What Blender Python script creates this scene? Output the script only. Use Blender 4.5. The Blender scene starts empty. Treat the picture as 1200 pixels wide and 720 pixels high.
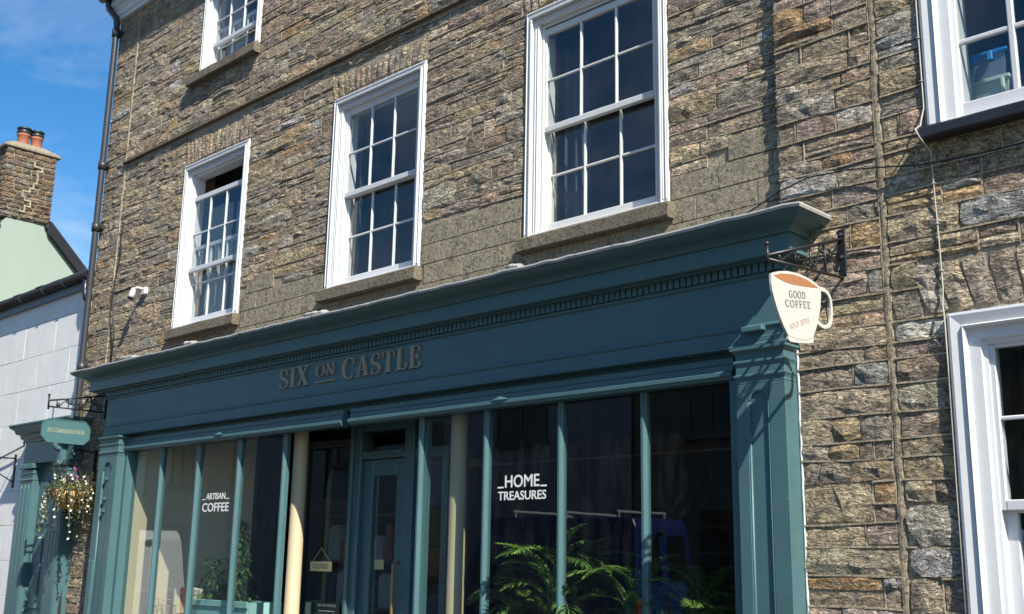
import bpy, bmesh, math, random
from mathutils import Vector, Matrix, noise

# ------------------------------------------------------------------ camera, sky, sun
SC = bpy.context.scene
COL = SC.collection
R_ = math.radians
EYE = Vector((0.0, -5.5, 1.65))

def set_camera():
    yaw, pitch, roll = R_(44.19793), R_(13.10817), R_(-1.00802)
    cy, sy, cp, sp, cr, sr = math.cos(yaw), math.sin(yaw), math.cos(pitch), math.sin(pitch), math.cos(roll), math.sin(roll)
    M = Matrix(((cy, -sy, 0), (sy, cy, 0), (0, 0, 1))) @ Matrix(((1, 0, 0), (0, cp, -sp), (0, sp, cp))) @ Matrix(((cr, 0, sr), (0, 1, 0), (-sr, 0, cr)))
    right, fwd, up = M.col[0], M.col[1], M.col[2]
    cam = bpy.data.cameras.new('camera')
    cam.sensor_width = 36.0
    cam.lens = 1301.31 / 1200 * 36.0
    cam.clip_start = 0.05
    cam.clip_end = 3000
    o = bpy.data.objects.new('camera', cam)
    COL.objects.link(o)
    m = Matrix((right, up, -fwd)).transposed().to_4x4()
    m.translation = EYE
    o.matrix_world = m
    SC.camera = o
set_camera()

SUN_DIR = Vector((2.7, -1.0, 2.85)).normalized()          # towards the sun
SUN_EL = math.asin(SUN_DIR.z)
SUN_ROT = math.atan2(SUN_DIR.x, SUN_DIR.y)

def set_light():
    w = bpy.data.worlds.new('World')
    SC.world = w
    w.use_nodes = True
    nt = w.node_tree
    nt.nodes.clear()
    out = nt.nodes.new('ShaderNodeOutputWorld')
    bg = nt.nodes.new('ShaderNodeBackground')
    sky = nt.nodes.new('ShaderNodeTexSky')
    sky.sky_type = 'NISHITA'
    sky.sun_disc = False
    sky.sun_elevation = SUN_EL
    sky.sun_rotation = SUN_ROT
    sky.air_density = 1.0
    sky.dust_density = 0.2
    sky.ozone_density = 1.6
    bg.inputs['Strength'].default_value = 0.10
    hs = nt.nodes.new('ShaderNodeHueSaturation')
    hs.inputs['Saturation'].default_value = 1.40
    tc = nt.nodes.new('ShaderNodeTexCoord')
    mp = nt.nodes.new('ShaderNodeMapping')
    mp.inputs['Scale'].default_value = (1.0, 1.0, 2.6)
    nz = nt.nodes.new('ShaderNodeTexNoise')
    nz.inputs['Scale'].default_value = 2.3
    nz.inputs['Detail'].default_value = 9
    nz.inputs['Roughness'].default_value = 0.6
    nz.inputs['Distortion'].default_value = 0.5
    rp = nt.nodes.new('ShaderNodeValToRGB')
    rp.color_ramp.elements[0].position = 0.50
    rp.color_ramp.elements[0].color = (0, 0, 0, 1)
    rp.color_ramp.elements[1].position = 0.74
    rp.color_ramp.elements[1].color = (0.45, 0.45, 0.45, 1)
    mx = nt.nodes.new('ShaderNodeMixRGB')
    mx.inputs['Color2'].default_value = (6.2, 6.6, 7.2, 1)
    L = nt.links.new
    L(sky.outputs[0], hs.inputs['Color'])
    L(tc.outputs['Generated'], mp.inputs['Vector'])
    L(mp.outputs[0], nz.inputs['Vector'])
    L(nz.outputs['Fac'], rp.inputs[0])
    L(rp.outputs[0], mx.inputs['Fac'])
    L(hs.outputs[0], mx.inputs['Color1'])
    L(mx.outputs[0], bg.inputs['Color'])
    L(bg.outputs[0], out.inputs['Surface'])
    sun = bpy.data.lights.new('sun', 'SUN')
    sun.energy = 5.0
    sun.angle = R_(0.5)
    sun.color = (1.0, 0.94, 0.84)
    so = bpy.data.objects.new('sun', sun)
    so.rotation_euler = SUN_DIR.to_track_quat('Z', 'Y').to_euler()
    COL.objects.link(so)
    SC.view_settings.view_transform = 'Standard'
    SC.view_settings.look = 'None'
    SC.view_settings.gamma = 1.0
    SC.view_settings.exposure = 0.76
set_light()
SC.cycles.max_bounces = 8
SC.cycles.transparent_max_bounces = 24

rnd = random.Random(7)
U = rnd.uniform

# ------------------------------------------------------------------ mesh builder
class MB:
    def __init__(s):
        s.v, s.f, s.m, s.t = [], [], [], []
        s.mi = 0
        s.tint = None
    def face(s, idx, smooth=False):
        s.f.append(tuple(idx)); s.m.append((s.mi, smooth)); s.t.append(s.tint)
    def add(s, verts, faces, smooth=False):
        n = len(s.v)
        s.v.extend([tuple(p) for p in verts])
        for f in faces:
            s.face([n + i for i in f], smooth)
    def quad(s, a, b, c, d):
        s.add([a, b, c, d], [(0, 1, 2, 3)])
    def box(s, x0, x1, y0, y1, z0, z1, ch=0.0):
        if x0 > x1: x0, x1 = x1, x0
        if y0 > y1: y0, y1 = y1, y0
        if z0 > z1: z0, z1 = z1, z0
        ch = min(ch, (x1 - x0) * .45, (y1 - y0) * .45, (z1 - z0) * .45)
        if ch <= 0:
            v = [(x, y, z) for z in (z0, z1) for y in (y0, y1) for x in (x0, x1)]
            s.add(v, [(0, 2, 3, 1), (4, 5, 7, 6), (0, 1, 5, 4), (2, 6, 7, 3), (0, 4, 6, 2), (1, 3, 7, 5)])
            return
        v = []; ix = {}
        X, Y, Z = (x0, x1), (y0, y1), (z0, z1)
        for a in (0, 1):
            for b in (0, 1):
                for c in (0, 1):
                    sx, sy, sz = 1 - 2 * a, 1 - 2 * b, 1 - 2 * c
                    ix[a, b, c, 0] = len(v); v.append((X[a], Y[b] + sy * ch, Z[c] + sz * ch))
                    ix[a, b, c, 1] = len(v); v.append((X[a] + sx * ch, Y[b], Z[c] + sz * ch))
                    ix[a, b, c, 2] = len(v); v.append((X[a] + sx * ch, Y[b] + sy * ch, Z[c]))
        fs = []
        for a in (0, 1):
            q = [ix[a, 0, 0, 0], ix[a, 1, 0, 0], ix[a, 1, 1, 0], ix[a, 0, 1, 0]]; fs.append(q if a else q[::-1])
            q = [ix[0, a, 0, 1], ix[0, a, 1, 1], ix[1, a, 1, 1], ix[1, a, 0, 1]]; fs.append(q if a else q[::-1])
            q = [ix[0, 0, a, 2], ix[1, 0, a, 2], ix[1, 1, a, 2], ix[0, 1, a, 2]]; fs.append(q if a else q[::-1])
        for a in (0, 1):
            for b in (0, 1):
                fs.append([ix[a, b, 0, 0], ix[a, b, 0, 1], ix[a, b, 1, 1], ix[a, b, 1, 0]])
                fs.append([ix[a, 0, b, 0], ix[a, 1, b, 0], ix[a, 1, b, 2], ix[a, 0, b, 2]])
                fs.append([ix[0, a, b, 1], ix[1, a, b, 1], ix[1, a, b, 2], ix[0, a, b, 2]])
                for c in (0, 1):
                    fs.append([ix[a, b, c, 0], ix[a, b, c, 1], ix[a, b, c, 2]])
        cen = Vector(((x0 + x1) / 2, (y0 + y1) / 2, (z0 + z1) / 2))
        out = []
        for f in fs:
            p = [Vector(v[i]) for i in f]
            n = (p[1] - p[0]).cross(p[2] - p[0])
            m = sum(p, Vector()) / len(p)
            out.append(f if n.dot(m - cen) > 0 else f[::-1])
        s.add(v, out)
    def tube(s, pts, r, seg=8, cap=True, smooth=True):
        pts = [Vector(p) for p in pts]
        rr = r if isinstance(r, (list, tuple)) else [r] * len(pts)
        n0 = len(s.v); up = None
        for i, p in enumerate(pts):
            d = (pts[min(i + 1, len(pts) - 1)] - pts[max(i - 1, 0)]).normalized()
            if up is None:
                up = Vector((0, 0, 1)) if abs(d.z) < .9 else Vector((1, 0, 0))
            a = d.cross(up)
            if a.length < 1e-6: a = d.orthogonal()
            a.normalize(); up = a.cross(d).normalized()
            for k in range(seg):
                t = 2 * math.pi * k / seg
                s.v.append(tuple(p + (a * math.cos(t) + up * math.sin(t)) * rr[i]))
        for i in range(len(pts) - 1):
            for k in range(seg):
                k2 = (k + 1) % seg
                s.face((n0 + i * seg + k, n0 + (i + 1) * seg + k, n0 + (i + 1) * seg + k2, n0 + i * seg + k2), smooth)
        if cap:
            s.face([n0 + k for k in range(seg)])
            s.face([n0 + (len(pts) - 1) * seg + k for k in range(seg)][::-1])
    def lathe(s, prof, c, seg=24, smooth=True):
        n0 = len(s.v)
        for r, z in prof:
            for k in range(seg):
                t = 2 * math.pi * k / seg
                s.v.append((c[0] + r * math.cos(t), c[1] + r * math.sin(t), c[2] + z))
        for i in range(len(prof) - 1):
            for k in range(seg):
                k2 = (k + 1) % seg
                s.face((n0 + i * seg + k, n0 + i * seg + k2, n0 + (i + 1) * seg + k2, n0 + (i + 1) * seg + k), smooth)
    def sweep(s, prof, a, b, ob):
        """moulding: profile points (outward offset, z) carried round a bay with mitred returns to the wall plane"""
        n0 = len(s.v); n = len(prof)
        for o, z in prof:
            d = o - ob
            for p in ((a - d, 0.02, z), (a - d, -o, z), (b + d, -o, z), (b + d, 0.02, z)):
                s.v.append(p)
        for i in range(n - 1):
            for k in range(3):
                s.face((n0 + i * 4 + k, n0 + i * 4 + k + 1, n0 + (i + 1) * 4 + k + 1, n0 + (i + 1) * 4 + k))
    def plate(s, poly, origin, eu, ev, en, th):
        """extruded polygon: 2-D poly laid on origin + u*eu + v*ev, thickness th along en"""
        n = len(poly)
        o, eu, ev, en = Vector(origin), Vector(eu), Vector(ev), Vector(en)
        fr = [o + eu * p[0] + ev * p[1] + en * th for p in poly]
        bk = [o + eu * p[0] + ev * p[1] for p in poly]
        s.add(fr + bk, [tuple(range(n)), tuple(range(2 * n - 1, n - 1, -1))] + [(i, n + i, n + (i + 1) % n, (i + 1) % n) for i in range(n)])
    def build(s, name, mats, parent=None, origin=None):
        me = bpy.data.meshes.new(name)
        if origin is not None:
            o0 = Vector(origin)
            me.from_pydata([tuple(Vector(p) - o0) for p in s.v], [], s.f)
        else:
            me.from_pydata(s.v, [], s.f)
        mats = mats if isinstance(mats, (list, tuple)) else [mats]
        for m in mats: me.materials.append(m)
        me.polygons.foreach_set('material_index', [m[0] for m in s.m])
        me.polygons.foreach_set('use_smooth', [m[1] for m in s.m])
        if any(t is not None for t in s.t):
            at = me.attributes.new('tint', 'FLOAT_COLOR', 'FACE')
            flat = []
            for t in s.t:
                flat.extend(t if t is not None else (.3, .3, .3, 1))
            at.data.foreach_set('color', flat)
        me.update()
        o = bpy.data.objects.new(name, me)
        COL.objects.link(o)
        if origin is not None: o.location = origin
        if parent is not None: attach(o, parent)
        return o

def world_of(o):
    m = o.matrix_basis.copy()
    if o.parent is not None:
        m = world_of(o.parent) @ o.matrix_parent_inverse @ m
    return m
def attach(o, parent):
    o.parent = parent
    o.matrix_parent_inverse = world_of(parent).inverted()
def tag(o, label=None, cat=None, group=None, kind=None):
    if label: o['label'] = label
    if cat: o['category'] = cat
    if group: o['group'] = group
    if kind: o['kind'] = kind
    return o
def thing(name, loc, label, cat, group=None):
    o = bpy.data.objects.new(name, None)
    o.location = loc
    o.empty_display_size = .1
    COL.objects.link(o)
    return tag(o, label, cat, group)
def structure(o):
    o['kind'] = 'structure'; return o
def stuff(o):
    o['kind'] = 'stuff'; return o

# ------------------------------------------------------------------ materials
def new_mat(name):
    m = bpy.data.materials.new(name); m.use_nodes = True
    nt = m.node_tree; nt.nodes.clear()
    out = nt.nodes.new('ShaderNodeOutputMaterial')
    return m, nt, out
class N:
    def __init__(s, nt):
        s.nt = nt
        s.tc = nt.nodes.new('ShaderNodeTexCoord').outputs['Object']
    def node(s, t, **kw):
        n = s.nt.nodes.new(t)
        for k, v in kw.items(): setattr(n, k, v)
        return n
    def link(s, a, b): s.nt.links.new(a, b)
    def setin(s, n, k, v):
        if hasattr(v, 'is_output'): s.link(v, n.inputs[k])
        else: n.inputs[k].default_value = v
    def mapped(s, scale):
        m = s.node('ShaderNodeMapping'); m.inputs['Scale'].default_value = scale
        s.link(s.tc, m.inputs['Vector']); return m.outputs[0]
    def noise(s, scale, detail=5, rough=.55, vec=None, dist=0):
        n = s.node('ShaderNodeTexNoise')
        s.link(vec if vec is not None else s.tc, n.inputs['Vector'])
        n.inputs['Scale'].default_value = scale; n.inputs['Detail'].default_value = detail
        n.inputs['Roughness'].default_value = rough; n.inputs['Distortion'].default_value = dist
        return n.outputs['Fac']
    def voro(s, scale, feature='F1', vec=None, out='Distance'):
        n = s.node('ShaderNodeTexVoronoi', feature=feature)
        s.link(vec if vec is not None else s.tc, n.inputs['Vector'])
        n.inputs['Scale'].default_value = scale
        return n.outputs[out]
    def ramp(s, fac, stops):
        n = s.node('ShaderNodeValToRGB')
        el = n.color_ramp.elements
        while len(el) < len(stops): el.new(.5)
        for e, (p, c) in zip(el, stops):
            e.position = p; e.color = c if len(c) == 4 else (*c, 1)
        s.link(fac, n.inputs[0]); return n.outputs[0]
    def mix(s, fac, a, b, mode='MIX'):
        n = s.node('ShaderNodeMixRGB', blend_type=mode)
        for k, v in (('Fac', fac), ('Color1', a), ('Color2', b)):
            if hasattr(v, 'is_output'): s.link(v, n.inputs[k])
            elif k == 'Fac': n.inputs[k].default_value = v
            else: n.inputs[k].default_value = v if len(v) == 4 else (*v, 1)
        return n.outputs[0]
    def math(s, op, a, b=0.0):
        n = s.node('ShaderNodeMath', operation=op)
        s.setin(n, 0, a); s.setin(n, 1, b); return n.outputs[0]
    def bump(s, h, strength, dist, normal=None):
        n = s.node('ShaderNodeBump')
        n.inputs['Strength'].default_value = strength; n.inputs['Distance'].default_value = dist
        s.link(h, n.inputs['Height'])
        if normal is not None: s.link(normal, n.inputs['Normal'])
        return n.outputs[0]
    def principled(s, out, color, rough=.5, normal=None, metallic=0.0, spec=.5, **kw):
        p = s.node('ShaderNodeBsdfPrincipled')
        if hasattr(color, 'is_output'): s.link(color, p.inputs['Base Color'])
        else: p.inputs['Base Color'].default_value = (*color[:3], 1)
        s.setin(p, 'Roughness', rough); p.inputs['Metallic'].default_value = metallic
        p.inputs['Specular IOR Level'].default_value = spec
        if normal is not None: s.link(normal, p.inputs['Normal'])
        for k, v in kw.items(): p.inputs[k].default_value = v
        s.link(p.outputs[0], out.inputs['Surface']); return p
    def attr(s, name):
        n = s.node('ShaderNodeAttribute'); n.attribute_name = name; return n.outputs['Color']

MAT = {}
def paint(name, col, rough=.45, wear=None, bumpy=.25, var=.12, bscale=60, chip=.705):
    m, nt, out = new_mat(name); n = N(nt)
    big = n.noise(2.2, 6, .6); fine = n.noise(bscale, 4, .6)
    d = tuple(c * (1 - var) for c in col); l = tuple(min(1, c * (1 + var)) for c in col)
    c = n.mix(big, d, l)
    streak = n.noise(3, 5, .6, n.mapped((6, 6, .6)))
    c = n.mix(n.math('MULTIPLY', n.ramp(streak, [(.5, (0, 0, 0)), (.75, (1, 1, 1))]), var * 1.2), c, tuple(x * .6 for x in col))
    if wear:
        w = n.ramp(n.noise(14, 8, .7), [(chip, (0, 0, 0)), (chip + .03, (1, 1, 1))])
        c = n.mix(w, c, wear)
    nrm = n.bump(n.math('ADD', fine, n.math('MULTIPLY', n.noise(9, 3), 1.5)), bumpy, .002)
    n.principled(out, c, n.math('ADD', n.math('MULTIPLY', fine, .15), rough - .07), nrm)
    MAT[name] = m; return m
paint('teal_paint', (.062, .134, .146), .42, (.22, .30, .30), .45, .18, chip=.69)
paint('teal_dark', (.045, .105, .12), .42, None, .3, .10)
paint('white_paint', (.60, .61, .62), .5, (.36, .35, .32), .35, .08, chip=.735)
paint('worn_white', (.60, .60, .585), .55, (.30, .27, .22), .5, .08, chip=.69)
paint('black_iron', (.014, .014, .016), .38, None, .5, .2)
paint('grey_pipe', (.035, .037, .042), .4, None, .3, .2)
paint('black_paint', (.02, .022, .028), .4, (.10, .11, .12), .5, .2)
paint('gold_letter', (.36, .29, .20), .55, None, .4, .15)
paint('cream', (.50, .42, .27), .6, None, .3, .06)
paint('sign_white', (.52, .51, .46), .45, None, .25, .06)
paint('coffee_brown', (.36, .16, .07), .5, None, .2, .15)
paint('ink', (.10, .09, .085), .6, None, .1, .1)
paint('faded_red', (.50, .36, .31), .6, None, .1, .1)
paint('vinyl_white', (.82, .82, .80), .5, None, .05, .02)
paint('sign_tan', (.80, .66, .32), .6, None, .3, .1)  # tan raised to stand in for sunlight on the CLOSED sign
paint('room_wall', (.25, .235, .21), .8, None, .2, .06)
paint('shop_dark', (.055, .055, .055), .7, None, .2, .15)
paint('shop_floor', (.10, .07, .05), .5, None, .3, .2)
paint('ceiling_paint', (.5, .48, .44), .8, None, .1, .05)
paint('wood', (.16, .10, .06), .5, None, .5, .25)
paint('mint_house', (.285, .36, .30), .8, None, .5, .07)
paint('slate', (.07, .075, .085), .6, None, .6, .25)
paint('terracotta', (.34, .125, .07), .7, None, .6, .2)
paint('aqua_planter', (.32, .55, .52), .45, None, .2, .08)
paint('blue_van_paint', (.015, .035, .15), .25, None, .02, .05)
paint('white_van_paint', (.78, .79, .80), .25, None, .02, .03)
paint('rubber', (.015, .015, .015), .7, None, .4, .2)
paint('chrome', (.5, .5, .5), .25, None, .02, .05)
paint('tail_red', (.4, .02, .02), .2, None, .02, .05)
paint('opposite_grey', (.34, .34, .36), .8, None, .4, .06)
paint('opposite_brown', (.20, .16, .12), .8, None, .6, .15)
paint('opposite_cream', (.50, .46, .38), .8, None, .4, .06)
paint('cable_white', (.42, .40, .34), .5, None, .2, .08)
paint('lid_blue', (.03, .25, .62), .35, None, .1, .06)
paint('tub_green', (.42, .56, .50), .4, None, .1, .06)
paint('box_clear', (.16, .24, .32), .25, None, .1, .06)
paint('lead', (.085, .09, .09), .6, None, .8, .25)
paint('flaking_edge', (.36, .355, .33), .7, (.09, .11, .11), .9, .2, chip=.60)
paint('wire', (.35, .28, .16), .4, None, .1, .1)
paint('placard_black', (.02, .02, .022), .4, None, .1, .1)
paint('brass', (.4, .26, .09), .35, None, .1, .1)
paint('liner', (.52, .29, .11), .9, None, 1.2, .35)
paint('petal_white', (.75, .72, .62), .6, None, .1, .1)
paint('petal_pink', (.55, .12, .45), .6, None, .1, .2)
paint('pot_grey', (.10, .10, .10), .6, None, .2, .1)
paint('paper', (.66, .60, .46), .8, None, .1, .1)

def leaf_mat(name, a, b):
    m, nt, out = new_mat(name); n = N(nt)
    c = n.mix(n.noise(8, 3), a, b)
    c = n.mix(n.ramp(n.noise(30, 3), [(.55, (0, 0, 0)), (.7, (1, 1, 1))]), c, tuple(x * 1.7 for x in b))
    p = n.principled(out, c, .4)
    tr = n.node('ShaderNodeBsdfTranslucent'); n.link(c, tr.inputs['Color'])
    ms = n.node('ShaderNodeMixShader'); ms.inputs[0].default_value = .3
    n.link(p.outputs[0], ms.inputs[1]); n.link(tr.outputs[0], ms.inputs[2]); n.link(ms.outputs[0], out.inputs['Surface'])
    MAT[name] = m
leaf_mat('leaf_palm', (.06, .15, .03), (.14, .23, .05))
leaf_mat('leaf_tree', (.05, .12, .03), (.11, .19, .05))
leaf_mat('leaf_basket', (.09, .14, .04), (.22, .23, .08))

def stone_mat():
    m, nt, out = new_mat('stone'); n = N(nt)
    tint = n.attr('tint')
    bed = n.mapped((1.0, 1.0, 1.9))                       # bedding: relief runs along the stone
    patch = n.noise(11, 5, .65, None, .4)
    c = n.mix(n.ramp(patch, [(.34, (0, 0, 0)), (.66, (1, 1, 1))]), n.mix(1, tint, (1.40, 1.34, 1.26), 'MULTIPLY'), n.mix(1, tint, (2.85, 2.73, 2.54), 'MULTIPLY'))
    # grey, rusty and pale patches inside one stone
    c = n.mix(n.math('MULTIPLY', n.ramp(n.noise(13, 5, .7), [(.55, (0, 0, 0)), (.63, (1, 1, 1))]), .55), c, (.30, .30, .29))
    c = n.mix(n.math('MULTIPLY', n.ramp(n.noise(7.5, 5, .65), [(.58, (0, 0, 0)), (.70, (1, 1, 1))]), .30), c, (.34, .21, .10))
    c = n.mix(n.math('MULTIPLY', n.ramp(n.noise(19, 4, .7), [(.62, (0, 0, 0)), (.70, (1, 1, 1))]), .6), c, (.52, .48, .41))
    c = n.mix(n.math('MULTIPLY', n.ramp(n.noise(28, 6, .75, bed), [(.36, (1, 1, 1)), (.45, (0, 0, 0))]), .6), c, (.07, .06, .05))
    lich = n.ramp(n.voro(55), [(.10, (1, 1, 1)), (.17, (0, 0, 0))])
    c = n.mix(n.math('MULTIPLY', lich, n.ramp(n.noise(3), [(.5, (0, 0, 0)), (.62, (.8, .8, .8))])), c, (.52, .50, .42))
    relief_tone = n.ramp(n.noise(48, 6, .72, n.mapped((1, 1, 1.7))), [(.34, (.48, .46, .44)), (.50, (1, 1, 1)), (.66, (1.45, 1.42, 1.36))])  # crevice shade and facet highlights painted in as fine dark and light specks
    c = n.mix(1, c, relief_tone, 'MULTIPLY')
    def crease(v): return n.math('ABSOLUTE', n.math('SUBTRACT', v, .5))
    bed2 = n.mapped((1.0, 1.0, 2.4))
    k1 = crease(n.noise(10, 5, .6, bed2, .8)); k2 = crease(n.noise(24, 5, .65, bed2, .6))
    c = n.mix(n.math('MULTIPLY', n.ramp(k1, [(.006, (1, 1, 1)), (.026, (0, 0, 0))]), .85), c, (.045, .04, .033))  # shade painted into the colour along the creases, coarse then fine
    c = n.mix(n.math('MULTIPLY', n.ramp(k2, [(.003, (1, 1, 1)), (.014, (0, 0, 0))]), .45), c, (.06, .05, .04))
    h = n.math('ADD', n.math('MULTIPLY', n.math('MINIMUM', k1, .12), 3.2), n.math('MULTIPLY', n.math('MINIMUM', k2, .09), 1.6))
    h = n.math('ADD', h, n.math('MULTIPLY', n.voro(20, 'F1', bed2), .5))
    h = n.math('ADD', h, n.math('MULTIPLY', n.noise(80, 6, .7), .22))
    nrm = n.bump(h, 1.0, .046)
    n.principled(out, c, .85, nrm, spec=.25)
    MAT['stone'] = m
stone_mat()

def mortar_mat(name, a, b, speck=.35, bd=.008):
    m, nt, out = new_mat(name); n = N(nt)
    c = n.mix(n.noise(3.5, 7, .65), a, b)
    c = n.mix(n.math('MULTIPLY', n.ramp(n.noise(60, 5, .75), [(.60, (0, 0, 0)), (.70, (1, 1, 1))]), speck), c, (.48, .44, .36))
    c = n.mix(n.math('MULTIPLY', n.ramp(n.noise(26, 6, .7), [(.36, (1, 1, 1)), (.46, (0, 0, 0))]), .55), c, (.06, .055, .045))
    st = n.noise(4, 6, .65, n.mapped((2.5, 2.5, .5)))
    c = n.mix(n.math('MULTIPLY', n.ramp(st, [(.5, (0, 0, 0)), (.72, (1, 1, 1))]), .4), c, (.08, .07, .055))
    c = n.mix(1, c, n.ramp(n.noise(52, 6, .75), [(.36, (.55, .54, .52)), (.52, (1, 1, 1)), (.68, (1.4, 1.38, 1.33))]), 'MULTIPLY')  # specks of painted shade and highlight for the rough surface
    h = n.math('ADD', n.noise(45, 8, .7), n.math('MULTIPLY', n.noise(160, 4, .7), .35))
    n.principled(out, c, .9, n.bump(h, 1.0, bd), spec=.2)
    MAT[name] = m
mortar_mat('mortar', (.30, .25, .18), (.44, .37, .27), .3, .006)
mortar_mat('pointing', (.34, .28, .195), (.50, .42, .30), .2, .006)
mortar_mat('seam_mortar', (.30, .245, .165), (.46, .385, .275), .4, .014)
mortar_mat('cement_render', (.235, .20, .14), (.40, .35, .255), .8, .011)
mortar_mat('sill_stone', (.13, .11, .08), (.235, .20, .145), .35, .006)
mortar_mat('concrete', (.10, .097, .09), (.14, .135, .125), .06, .004)
mortar_mat('asphalt', (.045, .045, .047), (.065, .065, .066), .08, .006)
mortar_mat('tarmac', (.05, .05, .05), (.075, .074, .072), .08, .006)
mortar_mat('pale_mortar', (.36, .31, .22), (.48, .42, .31), .2, .012)

def white_render():
    m, nt, out = new_mat('white_render'); n = N(nt)
    c = n.mix(n.noise(1.6, 6, .65), (.70, .70, .68), (.82, .815, .785))
    st = n.noise(3, 6, .65, n.mapped((2.2, 2.2, .35)))
    c = n.mix(n.math('MULTIPLY', n.ramp(st, [(.52, (0, 0, 0)), (.75, (1, 1, 1))]), .3), c, (.42, .42, .41))
    h = n.math('ADD', n.noise(70, 6, .7), n.math('MULTIPLY', n.noise(5, 3), 2.0))
    n.principled(out, c, .8, n.bump(h, .5, .004), spec=.2)
    MAT['white_render'] = m
white_render()

def glass_mats():
    m, nt, out = new_mat('glass'); n = N(nt)
    lw = n.node('ShaderNodeLayerWeight'); lw.inputs['Blend'].default_value = .5
    fac = n.math('ADD', n.math('MULTIPLY', n.math('POWER', lw.outputs['Facing'], 5.0), .90), .08)
    gl = n.node('ShaderNodeBsdfGlossy'); gl.inputs['Roughness'].default_value = .0
    gl.inputs['Color'].default_value = (.96, .98, 1, 1)
    tr = n.node('ShaderNodeBsdfTransparent'); tr.inputs['Color'].default_value = (.86, .90, .89, 1)
    nrm = n.bump(n.noise(2.0, 2, .4), .03, .006)
    n.link(nrm, gl.inputs['Normal'])
    ms = n.node('ShaderNodeMixShader')
    n.link(fac, ms.inputs[0]); n.link(tr.outputs[0], ms.inputs[1]); n.link(gl.outputs[0], ms.inputs[2])
    # thin film of dust and drips on the outside
    df = n.node('ShaderNodeBsdfDiffuse'); df.inputs['Color'].default_value = (.55, .55, .52, 1)
    ms2 = n.node('ShaderNodeMixShader')
    d = n.math('MULTIPLY', n.ramp(n.noise(5, 8, .75, n.mapped((3, 3, .7))), [(.45, (0, 0, 0)), (.9, (1, 1, 1))]), .035)
    n.link(d, ms2.inputs[0]); n.link(ms.outputs[0], ms2.inputs[1]); n.link(df.outputs[0], ms2.inputs[2])
    n.link(ms2.outputs[0], out.inputs['Surface'])
    MAT['glass'] = m
    m, nt, out = new_mat('glass_back'); n = N(nt)
    tr = n.node('ShaderNodeBsdfTransparent'); tr.inputs['Color'].default_value = (.97, .98, .98, 1)
    n.link(tr.outputs[0], out.inputs['Surface'])
    MAT['glass_back'] = m
glass_mats()
def cloth_mat(name, a, b):
    m, nt, out = new_mat(name); n = N(nt)
    c = n.mix(n.noise(40, 3), a, b)
    d = n.node('ShaderNodeBsdfDiffuse'); n.link(c, d.inputs['Color'])
    t = n.node('ShaderNodeBsdfTranslucent'); n.link(c, t.inputs['Color'])
    ms = n.node('ShaderNodeMixShader'); ms.inputs[0].default_value = .4
    n.link(d.outputs[0], ms.inputs[1]); n.link(t.outputs[0], ms.inputs[2]); n.link(ms.outputs[0], out.inputs['Surface'])
    MAT[name] = m
cloth_mat('net_curtain', (.50, .49, .45), (.60, .59, .55))
cloth_mat('grey_curtain', (.10, .12, .14), (.14, .16, .18))

PAL = [(.265, .22, .16), (.29, .24, .17), (.235, .20, .155), (.25, .23, .195), (.215, .19, .16),
       (.28, .22, .15), (.24, .19, .155), (.31, .27, .205), (.20, .175, .145), (.27, .235, .175)]
PAL_W = [(.29, .205, .12), (.30, .22, .13), (.235, .185, .155), (.24, .19, .165), (.315, .305, .285), (.28, .28, .275)]
def pick_tint(x, z, warm):
    c = PAL_W[rnd.randrange(len(PAL_W))] if rnd.random() < warm else PAL[rnd.randrange(len(PAL))]
    k = U(.90, 1.32)
    return (c[0] * k * U(.95, 1.05), c[1] * k, c[2] * k * U(.93, 1.07), 1)

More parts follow.
